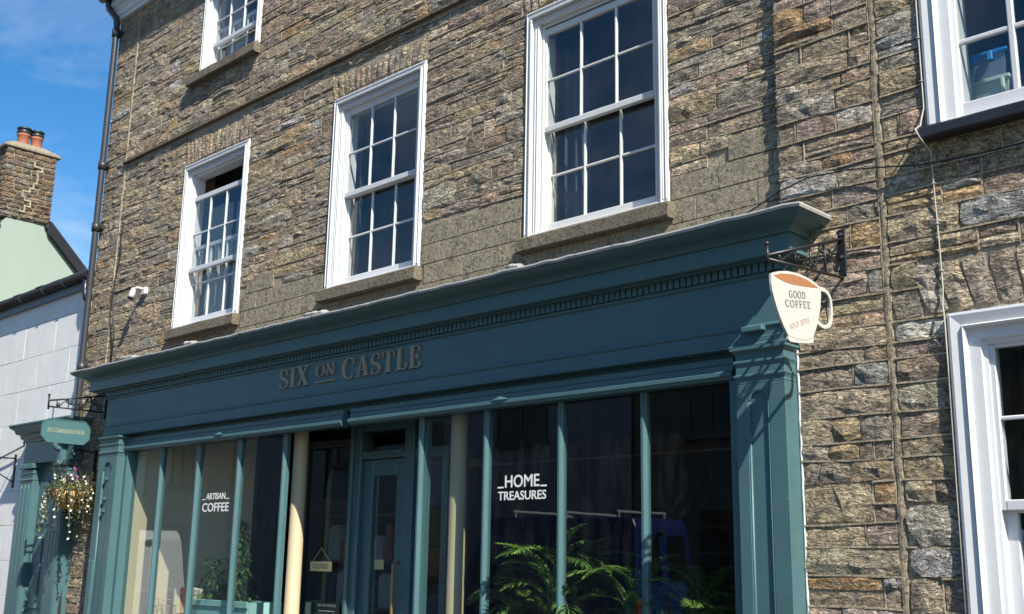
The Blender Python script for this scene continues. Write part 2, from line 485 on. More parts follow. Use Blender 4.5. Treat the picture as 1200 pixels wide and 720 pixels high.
# ------------------------------------------------------------------ rubble masonry
def stone_patch(mb, c00, c10, c11, c01, y, prot, tint):
    """a split-faced stone: corners (x,z) from lower left anticlockwise, back of wall face at y, face proud by prot"""
    w = (abs(c10[0] - c00[0]) + abs(c11[0] - c01[0])) / 2
    h = (abs(c01[1] - c00[1]) + abs(c11[1] - c10[1])) / 2
    if max(w, h) == h and h > w * 1.4:
        nx, nz = 2, max(2, min(4, round(h / .07)))
    else:
        nx, nz = max(2, min(5, round(w / .07))), (2 if h < .125 else 3)
    j = min(w, h)
    n0 = len(mb.v)
    mb.tint = tint
    tilt, tilt2 = U(-.35, .35), U(-.5, .3)
    for b in range(nz + 1):
        for a in range(nx + 1):
            u, v = a / nx, b / nz
            x = (c00[0] * (1 - u) + c10[0] * u) * (1 - v) + (c01[0] * (1 - u) + c11[0] * u) * v
            z = (c00[1] * (1 - u) + c10[1] * u) * (1 - v) + (c01[1] * (1 - u) + c11[1] * u) * v
            eu, ev = a in (0, nx), b in (0, nz)
            if eu and ev:
                x += (1 if a == 0 else -1) * U(.0, .09) * j; z += (1 if b == 0 else -1) * U(.0, .09) * j
                p = prot * U(.35, .75)
            elif eu or ev:
                x += U(-.05, .05) * j; z += U(-.05, .05) * j
                p = prot * U(.5, .95)
            else:
                x += U(-.16, .16) * j; z += U(-.16, .16) * j
                p = prot * (U(.6, 1.5) + tilt * (u - .5) + tilt2 * (v - .5))
            mb.v.append((x, y - p, z))
    def idx(a, b): return n0 + b * (nx + 1) + a
    for b in range(nz):
        for a in range(nx):
            q = (idx(a, b), idx(a + 1, b), idx(a + 1, b + 1), idx(a, b + 1))
            if rnd.random() < .5:
                mb.face((q[0], q[1], q[2])); mb.face((q[0], q[2], q[3]))
            else:
                mb.face((q[0], q[1], q[3])); mb.face((q[1], q[2], q[3]))
    ring = [idx(a, 0) for a in range(nx + 1)] + [idx(nx, b) for b in range(1, nz + 1)] + [idx(a, nz) for a in range(nx - 1, -1, -1)] + [idx(0, b) for b in range(nz - 1, 0, -1)]
    n1 = len(mb.v)
    for i in ring:
        p = mb.v[i]; mb.v.append((p[0], y + .02, p[2]))
    k = len(ring)
    for i in range(k):
        mb.face((ring[i], n1 + i, n1 + (i + 1) % k, ring[(i + 1) % k]))

class Masonry:
    def __init__(s, y): s.y, s.stones, s.joints, s.vj = y, [], [], []
    def rows(s, x0, x1, z0, z1, breaks, obstacles, hmin, hmax, wmin, wmax, gap, prot, warm, reject=None, jumper=.14, thin=.16):
        zs = sorted(set([z0, z1] + [b for b in breaks if z0 < b < z1]))
        lines = [z0]
        for a, b in zip(zs[:-1], zs[1:]):
            n = max(1, round((b - a) / ((hmin + hmax) / 2)))
            ws = [U(hmin, hmax) for _ in range(n)]; t = sum(ws); acc = a
            for w in ws[:-1]:
                acc += w * (b - a) / t; lines.append(acc)
            lines.append(b)
        seed = U(0, 50)
        def wob(i, x):
            return .016 * noise.noise(Vector((x * 1.7 + seed, i * 3.1, 0)))
        taken = {}
        for i in range(len(lines) - 1):
            a, b = lines[i], lines[i + 1]
            bl = [(o[0], o[1]) for o in obstacles if min(b, o[3]) - max(a, o[2]) > .2 * (b - a)] + taken.get(i, [])
            x = x0
            ends = sorted(bl)
            free = []
            cur = x0
            for p, q in ends:
                if p > cur: free.append((cur, min(p, x1)))
                cur = max(cur, q)
            if cur < x1: free.append((cur, x1))
            for fa, fb in free:
                if fb - fa < .03: continue
                xs = [fa]
                while True:
                    w = U(wmin, wmax) * (.75 + .5 * (b - a) / hmax)
                    if rnd.random() < .2: w *= .5
                    if xs[-1] + w > fb - wmin * .6:
                        xs.append(fb); break
                    xs.append(xs[-1] + w)
                for l, r in zip(xs[:-1], xs[1:]):
                    if reject and reject((l + r) / 2, (a + b) / 2): continue
                    top = i + 1
                    if i + 2 < len(lines) and rnd.random() < jumper and r - l < .42 and lines[i + 2] - a < hmax * 2.1:
                        c2 = lines[i + 2]
                        hit = any(min(r, o[1]) - max(l, o[0]) > 0 and min(c2, o[3]) - max(b, o[2]) > .002 for o in obstacles)
                        hit = hit or any(min(r, q) - max(l, p) > 0 for p, q in taken.get(i + 1, [])) or any(abs(b - k) < 1e-6 for k in breaks)
                        if not hit:
                            top = i + 2; taken.setdefault(i + 1, []).append((l, r))
                    g = gap / 2 * U(.7, 1.3)
                    def q4(zl, zh):
                        return ((l + g, zl(l) + g), (r - g, zl(r) + g), (r - g, zh(r) - g), (l + g, zh(l) - g))
                    lo = lambda xx: lines[i] + wob(i, xx)
                    hi = lambda xx: lines[top] + wob(top, xx)
                    if top == i + 1 and b - a > hmin * 1.25 and rnd.random() < thin:
                        f = U(.35, .65); md = lambda xx: lo(xx) * (1 - f) + hi(xx) * f
                        parts = [q4(lo, md), q4(md, hi)]
                    else:
                        parts = [q4(lo, hi)]
                    for q in parts:
                        s.stones.append((q, prot * U(.45, 1.35), pick_tint((l + r) / 2, a, warm)))
                    if top == i + 1:
                        s.joints.append([(l, hi(l)), ((l + r) / 2, hi((l + r) / 2)), (r, hi(r))])
                    s.vj.append((r + U(-.004, .004), lo(r), hi(r)))
    def arch(s, xa, xb, z, h, n, splay, prot, warm, camber=.02):
        zt = z + h
        for k in range(n):
            def X(t, top):
                t = min(1, max(0, t)); sp = splay * (2 * t - 1) * (1 if top else 0)
                return xa + (xb - xa) * t + sp
            def C(t): return camber * (1 - (2 * t - 1) ** 2)
            t0, t1 = k / n, (k + 1) / n
            g = .006; d = U(-.03, .0)
            q = ((X(t0, 0) + g, z + C(t0) + .004), (X(t1, 0) - g, z + C(t1) + .004), (X(t1, 1) - g, zt + d), (X(t0, 1) + g, zt + d))
            t_ = pick_tint(xa, z, warm); s.stones.append((q, prot * U(.6, 1.3), (t_[0] * 1.12, t_[1] * 1.12, t_[2] * 1.12, 1)))
    def size(s, st):
        q = st[0]
        xc = sum(p[0] for p in q) / 4; zc = sum(p[1] for p in q) / 4
        ar = (q[1][0] - q[0][0]) * (q[3][1] - q[0][1])
        d = (Vector((xc, s.y, zc)) - EYE)
        # only what lies inside the picture counts
        cam = SC.camera.matrix_world.inverted() @ Vector((xc, s.y, zc))
        px, py = cam.x / -cam.z, cam.y / -cam.z
        inside = cam.z < 0 and abs(px) < .475 and abs(py) < .29
        return abs(ar) * abs(d.y) / d.length ** 3 * (1 if inside else 1e-3)
    def build(s, parent, keep=300, ribbon=.010, proud=.010, mat='pointing'):
        order = sorted(s.stones, key=s.size, reverse=True)
        for st in order[:keep]:
            mb = MB(); q, p, t = st
            stone_patch(mb, *q, s.y, p, t)
            mb.build('stone', MAT['stone'], parent)
        rest = MB()
        for q, p, t in order[keep:]:
            stone_patch(rest, *q, s.y, p, t)
        if rest.v: stuff(rest.build('stonework', MAT['stone'], parent))
        if ribbon:
            mb = MB()
            for j in s.joints:
                for (xa, za), (xb, zb) in zip(j[:-1], j[1:]):
                    r = ribbon / 2
                    p = proud * U(.8, 1.15)
                    y0, y1 = s.y - p, s.y + .004
                    v = [(xa, y0, za - r), (xb, y0, zb - r), (xb, y0, zb + r), (xa, y0, za + r), (xa, y1, za - r * 1.3), (xb, y1, zb - r * 1.3), (xb, y1, zb + r * 1.3), (xa, y1, za + r * 1.3)]
                    mb.add(v, [(0, 1, 2, 3), (0, 4, 5, 1), (3, 2, 6, 7)])
            for x, za, zb in s.vj:
                r = ribbon * .36
                y0, y1 = s.y - proud * U(.35, .7), s.y + .004
                mb.add([(x - r, y0, za), (x + r, y0, za), (x + r, y0, zb), (x - r, y0, zb), (x - r * 1.3, y1, za), (x + r * 1.3, y1, za), (x + r * 1.3, y1, zb), (x - r * 1.3, y1, zb)],
                       [(0, 1, 2, 3), (1, 5, 6, 2), (0, 3, 7, 4)])
            stuff(mb.build('pointing', MAT[mat], parent))

def wall_sheet(mb, x0, x1, z0, z1, y, thick, holes):
    """wall with openings: grid of front faces, reveals round each hole"""
    xs = sorted(set([x0, x1] + [min(max(h[k], x0), x1) for h in holes for k in (0, 1)]))
    zs = sorted(set([z0, z1] + [min(max(h[k], z0), z1) for h in holes for k in (2, 3)]))
    for a, b in zip(xs[:-1], xs[1:]):
        for c, d in zip(zs[:-1], zs[1:]):
            xm, zm = (a + b) / 2, (c + d) / 2
            if any(h[0] < xm < h[1] and h[2] < zm < h[3] for h in holes): continue
            mb.quad((a, y, c), (b, y, c), (b, y, d), (a, y, d))
            mb.quad((b, y + thick, c), (a, y + thick, c), (a, y + thick, d), (b, y + thick, d))
    for h in holes:
        a, b, c, d = max(h[0], x0), min(h[1], x1), max(h[2], z0), min(h[3], z1)
        yb = y + thick
        mb.quad((a, y, c), (a, yb, c), (a, yb, d), (a, y, d))
        mb.quad((b, yb, c), (b, y, c), (b, y, d), (b, yb, d))
        if d < z1: mb.quad((a, y, d), (a, yb, d), (b, yb, d), (b, y, d))
        if c > z0: mb.quad((a, yb, c), (a, y, c), (b, y, c), (b, yb, c))
    yb = y + thick
    mb.quad((x0, yb, z0), (x0, y, z0), (x0, y, z1), (x0, yb, z1))
    mb.quad((x1, y, z0), (x1, yb, z0), (x1, yb, z1), (x1, y, z1))
    mb.quad((x0, y, z1), (x1, y, z1), (x1, yb, z1), (x0, yb, z1))

def seam(parent, x, z0, z1, y, w, sd):
    """ragged fillet of mortar filling a straight joint"""
    mb = MB(); n = int((z1 - z0) / .03); m = 5
    for k in range(n + 1):
        z = z0 + (z1 - z0) * k / n
        cx = x + .014 * noise.noise(Vector((z * 1.6, 0, sd)))
        l = w * (1 + .5 * noise.noise(Vector((z * 7, 3, sd))) + .35 * noise.noise(Vector((z * 19, 5, sd))))
        r = w * (1 + .5 * noise.noise(Vector((z * 7, 8, sd))) + .35 * noise.noise(Vector((z * 19, 9, sd))))
        d = .012 + .007 * noise.noise(Vector((z * 9, 1, sd)))
        for px, py in ((cx - l, y + .006), (cx - l * .7, y - d * .8), (cx, y - d - .003 * noise.noise(Vector((z * 30, 2, sd)))), (cx + r * .7, y - d * .8), (cx + r, y + .006)):
            mb.v.append((px, py, z))
    for k in range(n):
        for i in range(m - 1):
            q = k * m + i; mb.face((q, q + 1, q + m + 1, q + m))
    return mb.build('mortar_seam', MAT['seam_mortar'], parent)

def room(name, parent, x0, x1, y0, y1, z0, z1, wall, floor, ceil):
    """closed on five sides, open towards the street; walls with thickness outwards"""
    mb = MB()
    t = .05
    mb.mi = 0
    mb.box(x0 - t, x0, y0, y1, z0, z1); mb.box(x1, x1 + t, y0, y1, z0, z1)
    mb.box(x0 - t, x1 + t, y1, y1 + t, z0 - t, z1 + t)
    mb.mi = 1; mb.box(x0 - t, x1 + t, y0, y1, z0 - t, z0)
    mb.mi = 2; mb.box(x0 - t, x1 + t, y0, y1, z1, z1 + t)
    return mb.build(name, [MAT[wall], MAT[floor], MAT[ceil]], parent)

# ------------------------------------------------------------------ windows
def pane(parent, x0, x1, y, z0, z1, name='pane'):
    mb = MB()
    tx, tz = U(-.009, .009), U(-.007, .007)
    w, h = x1 - x0, z1 - z0
    def Y(x, z): return y + tx * (x - x0) / max(w, .1) * .5 + tz * (z - z0) / max(h, .1) * .5
    mb.mi = 0
    mb.quad((x0, Y(x0, z0), z0), (x1, Y(x1, z0), z0), (x1, Y(x1, z1), z1), (x0, Y(x0, z1), z1))
    mb.mi = 1
    b = .004
    mb.quad((x1, Y(x1, z0) + b, z0), (x0, Y(x0, z0) + b, z0), (x0, Y(x0, z1) + b, z1), (x1, Y(x1, z1) + b, z1))
    return mb.build(name, [MAT['glass'], MAT['glass_back']], parent)

def sash(parent, x0, x1, z0, z1, y, cols, rows, top, bottom, stile=.042, bar=.018, mat='white_paint', cross=None):
    """one sliding sash: stiles, rails and glazing bars with a sloped putty side, panes as sub-parts of the window"""
    d = .038
    mb = MB()
    mb.box(x0, x0 + stile, y, y + d, z0, z1, .004); mb.box(x1 - stile, x1, y, y + d, z0, z1, .004)
    mb.box(x0 + stile, x1 - stile, y - .002, y + d, z0, z0 + bottom, .004); mb.box(x0 + stile, x1 - stile, y, y + d, z1 - top, z1, .004)
    a, b, c, e = x0 + stile, x1 - stile, z0 + bottom, z1 - top
    gx = [a + (b - a) * k / cols for k in range(cols + 1)]
    gz = [c + (e - c) * k / rows for k in range(rows + 1)] if cross is None else [c] + cross + [e]
    for k in gx[1:-1]:
        mb.box(k - bar / 2, k + bar / 2, y + .006, y + d - .006, c - .003, e + .003, .005)
    for k in gz[1:-1]:
        mb.box(a - .003, b + .003, y + .009, y + d - .008, k - bar / 2, k + bar / 2, .005)
    o = mb.build('sash', MAT[mat], parent)
    for i in range(len(gx) - 1):
        for k in range(len(gz) - 1):
            pane(parent, gx[i], gx[i + 1], y + .018, gz[k], gz[k + 1])
    return o

def box_frame(x0, x1, z0, z1, yf, yb, mat='white_paint', arch=.062, inner=.055, worn=False):
    """stepped architrave round a sash box, in three receding planes"""
    mb = MB()
    steps = [(0, arch, yf, yb), (arch, arch + inner, yf + .022, yb), (arch + inner, arch + inner + .022, yf + .05, yb)]
    for a, b, y0, y1 in steps:
        e = .0
        mb.box(x0 + a, x0 + b, y0, y1, z0, z1 - a, .004); mb.box(x1 - b, x1 - a, y0, y1, z0, z1 - a, .004)
        mb.box(x0 + b - e, x1 - b + e, y0, y1, z1 - b, z1 - a, .004)
    # bead on the outer edge
    for xa, xb in ((x0 + arch - .016, x0 + arch), (x1 - arch, x1 - arch + .016)):
        mb.box(xa, xb, yf - .010, yf + .002, z0, z1 - arch, .004)
    mb.box(x0 + arch - .016, x1 - arch + .016, yf - .010, yf + .002, z1 - arch, z1 - arch + .016, .004)
    for o, yy in ((.012, yf), (.036, yf), (arch + .018, yf + .022), (arch + .040, yf + .022)):
        for xa in (x0 + o, x1 - o - .007): mb.box(xa, xa + .007, yy - .006, yy + .003, z0 + .03, z1 - o - .02, .003)
        mb.box(x0 + o + .0071, x1 - o - .0071, yy - .006, yy + .003, z1 - o - .007, z1 - o, .003)
    # timber cill of the box
    mb.box(x0 + arch * .6, x1 - arch * .6, yf - .004, yb, z0 - .004, z0 + .026, .005)
    return mb

def stone_sill(parent, x0, x1, z0, z1, yf, mat='sill_stone'):
    mb = MB(); n = 8
    for k in range(n):      # weathered edge: the slab varies slightly along its length
        pass
    xs = [x0 + (x1 - x0) * k / n for k in range(n + 1)]
    prof = [(.10, z0), (yf + .008, z0), (yf, z0 + .010), (yf + .002, z1 - .012), (yf + .012, z1 - .002), (.10, z1 + .012)]
    n0 = len(mb.v)
    for x in xs:
        j = U(-.004, .004)
        for i, (y, z) in enumerate(prof):
            mb.v.append((x, y + (j if 0 < i < 5 else 0) + (U(-.003, .003) if 0 < i < 5 else 0), z + U(-.003, .003)))
    m = len(prof)
    for k in range(n):
        for i in range(m - 1):
            mb.face((n0 + k * m + i, n0 + (k + 1) * m + i, n0 + (k + 1) * m + i + 1, n0 + k * m + i + 1))
    mb.face([n0 + i for i in range(m)]); mb.face([n0 + n * m + i for i in range(m)][::-1])
    return mb.build('sill', MAT[mat], parent)

# ------------------------------------------------------------------ lettering
def ribbon_poly(pts, ws):
    l, r = [], []
    for i, p in enumerate(pts):
        a = Vector(pts[max(0, i - 1)]); b = Vector(pts[min(len(pts) - 1, i + 1)])
        d = (b - a).normalized(); n = Vector((-d.y, d.x))
        q = Vector(p); w = ws[i] / 2
        l.append((q + n * w)[:]); r.append((q - n * w)[:])
    return [[l[i], r[i], r[i + 1], l[i + 1]] for i in range(len(pts) - 1)]
def arc(cx, cy, rx, ry, a0, a1, n): return [(cx + rx * math.cos(R_(a0 + (a1 - a0) * k / n)), cy + ry * math.sin(R_(a0 + (a1 - a0) * k / n))) for k in range(n + 1)]
def bar_(x0, x1, y0, y1): return [[(x0, y0), (x1, y0), (x1, y1), (x0, y1)]]
TK, TN, SF = .15, .05, .045
def stem(x, y0=0., y1=1., w=TK, ser=.10, top=True, bot=True):
    o = bar_(x - w / 2, x + w / 2, y0, y1)
    if bot: o += bar_(x - w / 2 - ser, x + w / 2 + ser, y0, y0 + SF)
    if top: o += bar_(x - w / 2 - ser, x + w / 2 + ser, y1 - SF, y1)
    return o
def diag(a, b, w):
    h = w / 2
    return [[(a[0] - h, a[1]), (a[0] + h, a[1]), (b[0] + h, b[1]), (b[0] - h, b[1])]]
def ser_(x, y, w=.16):
    return bar_(x - w, x + w, y if y == 0 else y - SF, SF if y == 0 else y)
def ring(cx, rx, a0=0, a1=360, n=28, thick=TK):
    p = arc(cx, .5, rx, .49, a0, a1, n)
    w = [TN + (thick - TN) * abs(math.cos(R_(a0 + (a1 - a0) * k / n))) ** 1.3 for k in range(n + 1)]
    return ribbon_poly(p, w)
def g_S():
    p = arc(.31, .735, .21, .225, 35, 250, 14) + arc(.33, .255, .22, .235, 75, -150, 14)
    n = len(p); w = [.05 + .10 * math.exp(-((k / (n - 1) - .5) / .22) ** 2) for k in range(n)]
    return ribbon_poly(p, w) + bar_(.465, .51, .70, .98) + bar_(.09, .135, .02, .30)
GL = {
 'S': (.62, g_S()),
 'I': (.42, stem(.21)),
 'X': (.80, diag((.16, 1), (.64, 0), .17) + diag((.62, 1), (.15, 0), .06) + ser_(.16, 1) + ser_(.63, 1, .12) + ser_(.15, 0, .12) + ser_(.64, 0)),
 'O': (.86, ring(.43, .36)),
 'N': (.88, stem(.17, w=.055, top=False) + stem(.70, w=.055, bot=False) + diag((.15, 1), (.70, 0), .16) + ser_(.12, 1, .11)),
 'C': (.76, ring(.42, .35, 45, 315) + bar_(.63, .68, .66, .97)),
 'A': (.84, diag((.42, 1), (.66, 0), .16) + diag((.40, 1), (.16, 0), .055) + bar_(.25, .57, .30, .345) + ser_(.16, 0, .12) + ser_(.66, 0, .15)),
 'T': (.74, stem(.37, top=False) + bar_(.04, .70, 1 - SF, 1) + bar_(.04, .085, .74, 1) + bar_(.655, .70, .74, 1)),
 'L': (.68, stem(.20) + bar_(.2, .62, 0, SF) + bar_(.575, .62, 0, .28)),
 'E': (.70, stem(.20) + bar_(.2, .62, 0, SF) + bar_(.575, .62, 0, .28) + bar_(.2, .60, 1 - SF, 1) + bar_(.555, .60, .74, 1) + bar_(.2, .46, .49, .535) + bar_(.43, .47, .40, .62)),
 'F': (.66, stem(.20) + bar_(.2, .60, 1 - SF, 1) + bar_(.555, .60, .74, 1) + bar_(.2, .46, .49, .535) + bar_(.43, .47, .40, .62)),
 'D': (.84, stem(.20) + ribbon_poly(arc(.30, .5, .44, .47, 90, -90, 16), [TN + (TK - TN) * abs(math.cos(R_(90 - 180 * k / 16))) for k in range(17)])),
 'G': (.84, ring(.42, .35, 45, 330) + bar_(.63, .68, .68, .97) + stem(.66, .04, .45, .13, .09, True, False)),
 'H': (.90, stem(.20) + stem(.70) + bar_(.2, .7, .475, .52)),
 'M': (1.06, stem(.18, w=.055, top=False) + stem(.86, w=TK, top=False) + diag((.16, 1), (.52, .0), .15) + diag((.86, 1), (.52, 0), .055) + ser_(.14, 1, .1) + ser_(.88, 1, .1)),
 'R': (.80, stem(.20) + ribbon_poly(arc(.32, .75, .26, .225, 90, -90, 10), [TN + (TK - TN) * abs(math.cos(R_(90 - 18 * k))) for k in range(11)]) + bar_(.2, .34, .51, .555) + diag((.40, .53), (.66, 0), .14) + ser_(.68, 0, .12)),
 ' ': (.45, []),
}
def serif_line(text, o, eu, ev, en, height, width, th, track=.04):
    """returns (char, MB) laid from o along eu; letters scaled to fill width"""
    adv = [GL[c][0] + track for c in text]
    tot = sum(adv) - track
    sx = width / tot
    o, eu, ev, en = Vector(o), Vector(eu).normalized(), Vector(ev).normalized(), Vector(en).normalized()
    res = []; x = 0
    for c, a in zip(text, adv):
        mb = MB()
        for k, poly in enumerate(GL[c][1]):
            mb.plate([(p[0] * sx + x * sx, p[1] * height) for p in poly], o, eu, ev, en, th + .00025 * (k % 7))
        if mb.v: res.append((c, mb))
        x += a
    return res
def sans_line(text, o, eu, ev, en, width, height, th=.0015, bold=.0, space=1.0):
    cu = bpy.data.curves.new('lettering', 'FONT')
    cu.body = text; cu.size = 1;  cu.extrude = 0; cu.offset = bold; cu.resolution_u = 4; cu.space_character = space
    ob = bpy.data.objects.new('lettering', cu)
    me = bpy.data.meshes.new_from_object(ob)
    vs = [v.co.copy() for v in me.vertices]; fs = [tuple(p.vertices) for p in me.polygons]
    bpy.data.objects.remove(ob); bpy.data.curves.remove(cu); bpy.data.meshes.remove(me)
    ax, bx = min(v.x for v in vs), max(v.x for v in vs); ay, by = min(v.y for v in vs), max(v.y for v in vs)
    o, eu, ev, en = Vector(o), Vector(eu).normalized(), Vector(ev).normalized(), Vector(en).normalized()
    mb = MB()
    def W(v, d): return o + eu * ((v.x - ax) / (bx - ax) * width) + ev * ((v.y - ay) / (by - ay) * height) + en * d
    n = len(vs)
    mb.add([W(v, th) for v in vs] + [W(v, 0) for v in vs], fs + [tuple(n + i for i in f[::-1]) for f in fs])
    ed = {}
    for f in fs:
        for i in range(len(f)):
            e = (f[i], f[(i + 1) % len(f)]); ed[e] = 1
    for a, b in list(ed):
        if (b, a) not in ed: mb.add([W(vs[a], th), W(vs[b], th), W(vs[b], 0), W(vs[a], 0)], [(0, 3, 2, 1)])
    return mb
XA, YA, ZA = Vector((1, 0, 0)), Vector((0, 1, 0)), Vector((0, 0, 1))

# ================================================================== the setting: ground
def ground():
    mb = MB(); mb.box(-120, 120, -120, 120, -.6, -.16)
    structure(mb.build('ground', MAT['concrete']))
    mb = MB(); mb.box(-110, 110, -13.0, -2.1, -.158, -.12)
    structure(mb.build('road', MAT['asphalt']))
    for y0, y1 in ((-1.97, .9), (-16, -13.13)):
        mb = MB(); mb.box(-110, 110, y0, y1, -.155, 0)
        structure(mb.build('pavement', MAT['tarmac']))
    for y0, y1 in ((-2.095, -1.975), (-13.125, -13.005)):
        mb = MB()
        for k in range(-40, 41):
            mb.box(k * .92 + .005, k * .92 + .915, y0, y1, -.155, .002, .012)
        structure(mb.build('kerb', MAT['concrete']))
ground()

# ================================================================== the stone building with the shop
WX0, WX1 = -12.02, -3.16          # main front, wall face at y = 0
HB = thing('stone_house', (-7.6, 0, 0), 'tall brown rubble stone house with white sash windows above the teal shopfront', 'house')
WIN = {  # x0, x1, z0, z1
 'a': (-10.02, -8.895, 6.655, 7.80),
 'b': (-10.135, -8.93, 3.905, 5.655),
 'c': (-7.58, -6.355, 3.905, 5.655),
 'd': (-5.235, -3.965, 3.905, 5.66),
}
def main_wall():
    mb = MB()
    holes = [tuple(v) for v in WIN.values()]
    holes = [(a + .012, b - .012, c + .0, d - .012) for a, b, c, d in holes] + [(-10.66, -3.50, 0.05, 3.02)]
    wall_sheet(mb, WX0, WX1, 0, 8.25, 0, .34, holes)
    wall = mb.build('wall', MAT['mortar'], HB)
    bound = lambda x: (4.12 + .10 * noise.noise(Vector((x * 1.3, 2.2, 0))) + .13 * max(0, min(1, (x + 7.2) / 1.0)) * max(0, min(1, (-5.4 - x) / .4)) if x > -9.1 else 3.3 + .5 * noise.noise(Vector((x * 2, 7, 0))))
    ms = Masonry(0.0)
    obs = [(a - .01, b + .01, c, d) for a, b, c, d in WIN.values()]
    obs += [(-10.17, -8.875, 6.54, 6.66), (-10.15, -8.90, 3.79, 3.91), (-7.60, -6.33, 3.79, 3.91), (-5.25, -3.93, 3.79, 3.91)]
    obs += [(-10.14, -8.92, 5.64, 5.945), (-7.62, -6.33, 5.64, 5.90), (-5.29, -3.92, 5.64, 5.92)]
    obs += [(-11.53, WX1, 5.99, 6.075)]
    obs += [(-11.545, -11.495, 3.5, 8.0)]
    obs += [(-11.12, WX1, 0, 3.46)]
    brk = [3.46, 3.79, 3.905, 5.655, 5.92, 5.99, 6.075, 6.54, 6.66, 7.80, 7.95]
    ms.rows(WX0 + .01, WX1 - .005, 0.02, 7.96, brk, obs, .062, .115, .16, .46, .011, .013, .10,
            reject=lambda x, z: z > 3.4 and z < bound(x), jumper=.10, thin=.16)
    ms.arch(-10.13, -8.93, 5.665, .27, 17, .04, .013, .0)
    ms.arch(-7.60, -6.34, 5.665, .22, 17, .04, .013, .0)
    ms.arch(-5.27, -3.94, 5.67, .25, 17, .04, .013, .0)
    ms.build(wall, 300, .009, .011)
    # cement render lined out as blocks under the first floor windows
    z = 3.44; row = 0
    while z < 4.4:
        h = .158
        x = -9.2 - (row % 2) * .2
        while x < WX1 - .02:
            w = .41 * U(.92, 1.08)
            l, r = max(x, -9.15), min(x + w, WX1 - .004)
            x += w
            if r - l < .05: continue
            if not z + h / 2 < bound((l + r) / 2) + .02: continue
            # keep clear of sills and windows: cut the block back
            zt = z + h
            segs = [(l, r)]
            for a, b, c, d in WIN.values():
                a2, b2, c2 = a - .02, b + .02, 3.79
                if zt > c2 + .01:
                    ns = []
                    for p, q in segs:
                        if q <= a2 or p >= b2: ns.append((p, q)); continue
                        if p < a2: ns.append((p, a2))
                        if q > b2: ns.append((b2, q))
                    segs = ns
            for p, q in segs:
                if q - p < .04: continue
                mb = MB(); pr = U(.009, .013)
                mb.box(p + .0018, q - .0018, -pr, .02, z + .0028, zt - .0028, .0025)
                mb.build('render_block', MAT['cement_render'], wall)
        z += h; row += 1
    # drip course across the front
    mb = MB(); n = 40
    for k in range(n):
        a = -11.53 + (WX1 + .0 + 11.53) * k / n; b = -11.53 + (WX1 + 11.53) * (k + 1) / n
        j = U(-.003, .003)
        v = []
        for x in (a, b):
            v += [(x, .02, 6.024), (x, -.044 + j, 6.026 + j), (x, -.044 + j, 6.042 + j), (x, -.010, 6.072), (x, .02, 6.074)]
        mb.add(v, [(0, 5, 6, 1), (1, 6, 7, 2), (2, 7, 8, 3), (3, 8, 9, 4)])
    mb.build('drip_course', MAT['sill_stone'], HB)
    # seam of mortar down the left end
    seam(wall, -11.52, 3.55, 7.95, -.004, .020, 4)
    # eaves: white moulded cornice with a dark soffit, slate roof above
    mb = MB()
    prof = [(0.0, 7.955), (.05, 7.96), (.06, 8.0), (.075, 8.01), (.085, 8.06), (.11, 8.10), (.14, 8.12), (.14, 8.18), (0, 8.19)]
    mb.sweep(prof, WX0 - .02, WX1, .0)
    mb.build('eaves_cornice', MAT['worn_white'], HB)
    mb = MB()
    x0, x1 = WX0 - .15, -2.9
    v = [(x0, -.2, 8.19), (x1, -.2, 8.19), (x1, 5.0, 11.2), (x0, 5.0, 11.2), (x0, 10.2, 8.19), (x1, 10.2, 8.19)]
    v2 = [(p[0], p[1], p[2] + .08) for p in v]
    mb.add(v + v2, [(0, 3, 2, 1), (3, 4, 5, 2), (6, 7, 8, 9), (9, 8, 11, 10), (0, 1, 7, 6), (4, 10, 11, 5), (0, 6, 9, 3), (3, 9, 10, 4), (1, 2, 8, 7), (2, 5, 11, 8)])
    mb.build('roof', MAT['slate'], HB)
    # end wall and back so that it stands as a solid house
    mb = MB()
    mb.box(WX0, WX0 + .3, .341, 10, 0, 8.19); mb.box(WX1 - .3, WX1 + .0, .341, 10, 0, 8.19); mb.box(WX0 + .3, WX1 - .3, 9.7, 10, 0, 8.19)
    mb.build('side_wall', MAT['mortar'], HB)
    return wall
main_wall()
room('upper_room', HB, -11.6, -3.5, .345, 4.2, 3.62, 5.95, 'room_wall', 'wood', 'ceiling_paint')
room('top_room', HB, -11.6, -3.5, .345, 4.2, 6.2, 8.1, 'room_wall', 'wood', 'ceiling_paint')

def sash_window(key, drop, ratio=None, worn=False):
    x0, x1, z0, z1 = WIN[key]
    mb = box_frame(x0, x1, z0, z1, -.018, .16)
    w = mb.build('sash_window', MAT['worn_white' if worn else 'white_paint'], HB)
    a, b = x0 + .122, x1 - .122
    top = z1 - .122
    zb = z0 + .03
    if key == 'a':
        mid = 7.16
        sash(w, a, b, zb, mid, .088, 3, 2, .038, .075, .034)
        sash(w, a, b, 6.945, 6.945 + (top - mid) + .07, .042, 3, 2, .045, .042, .034)
        stone_sill(w, -10.165, -8.88, 6.545, 6.650, -.085)
        return w
    mid = 4.77
    # lower sash runs in the inner groove
    sash(w, a, b, zb, mid, .088, 3, 2, .04, .085, .034, mat='worn_white' if worn else 'white_paint')
    sash(w, a, b, mid - .045 - drop, top + .0 - drop, .042, 3, 2, .05, .045, .034, mat='worn_white' if worn else 'white_paint')
    e = {'b': (-10.15, -8.895), 'c': (-7.60, -6.33), 'd': (-5.25, -3.93)}[key]
    stone_sill(w, e[0], e[1], 3.795, 3.902, -.082)
    return w
sash_window('a', 0)
sash_window('b', .235)
sash_window('c', 0)
sash_window('d', .03, worn=True)

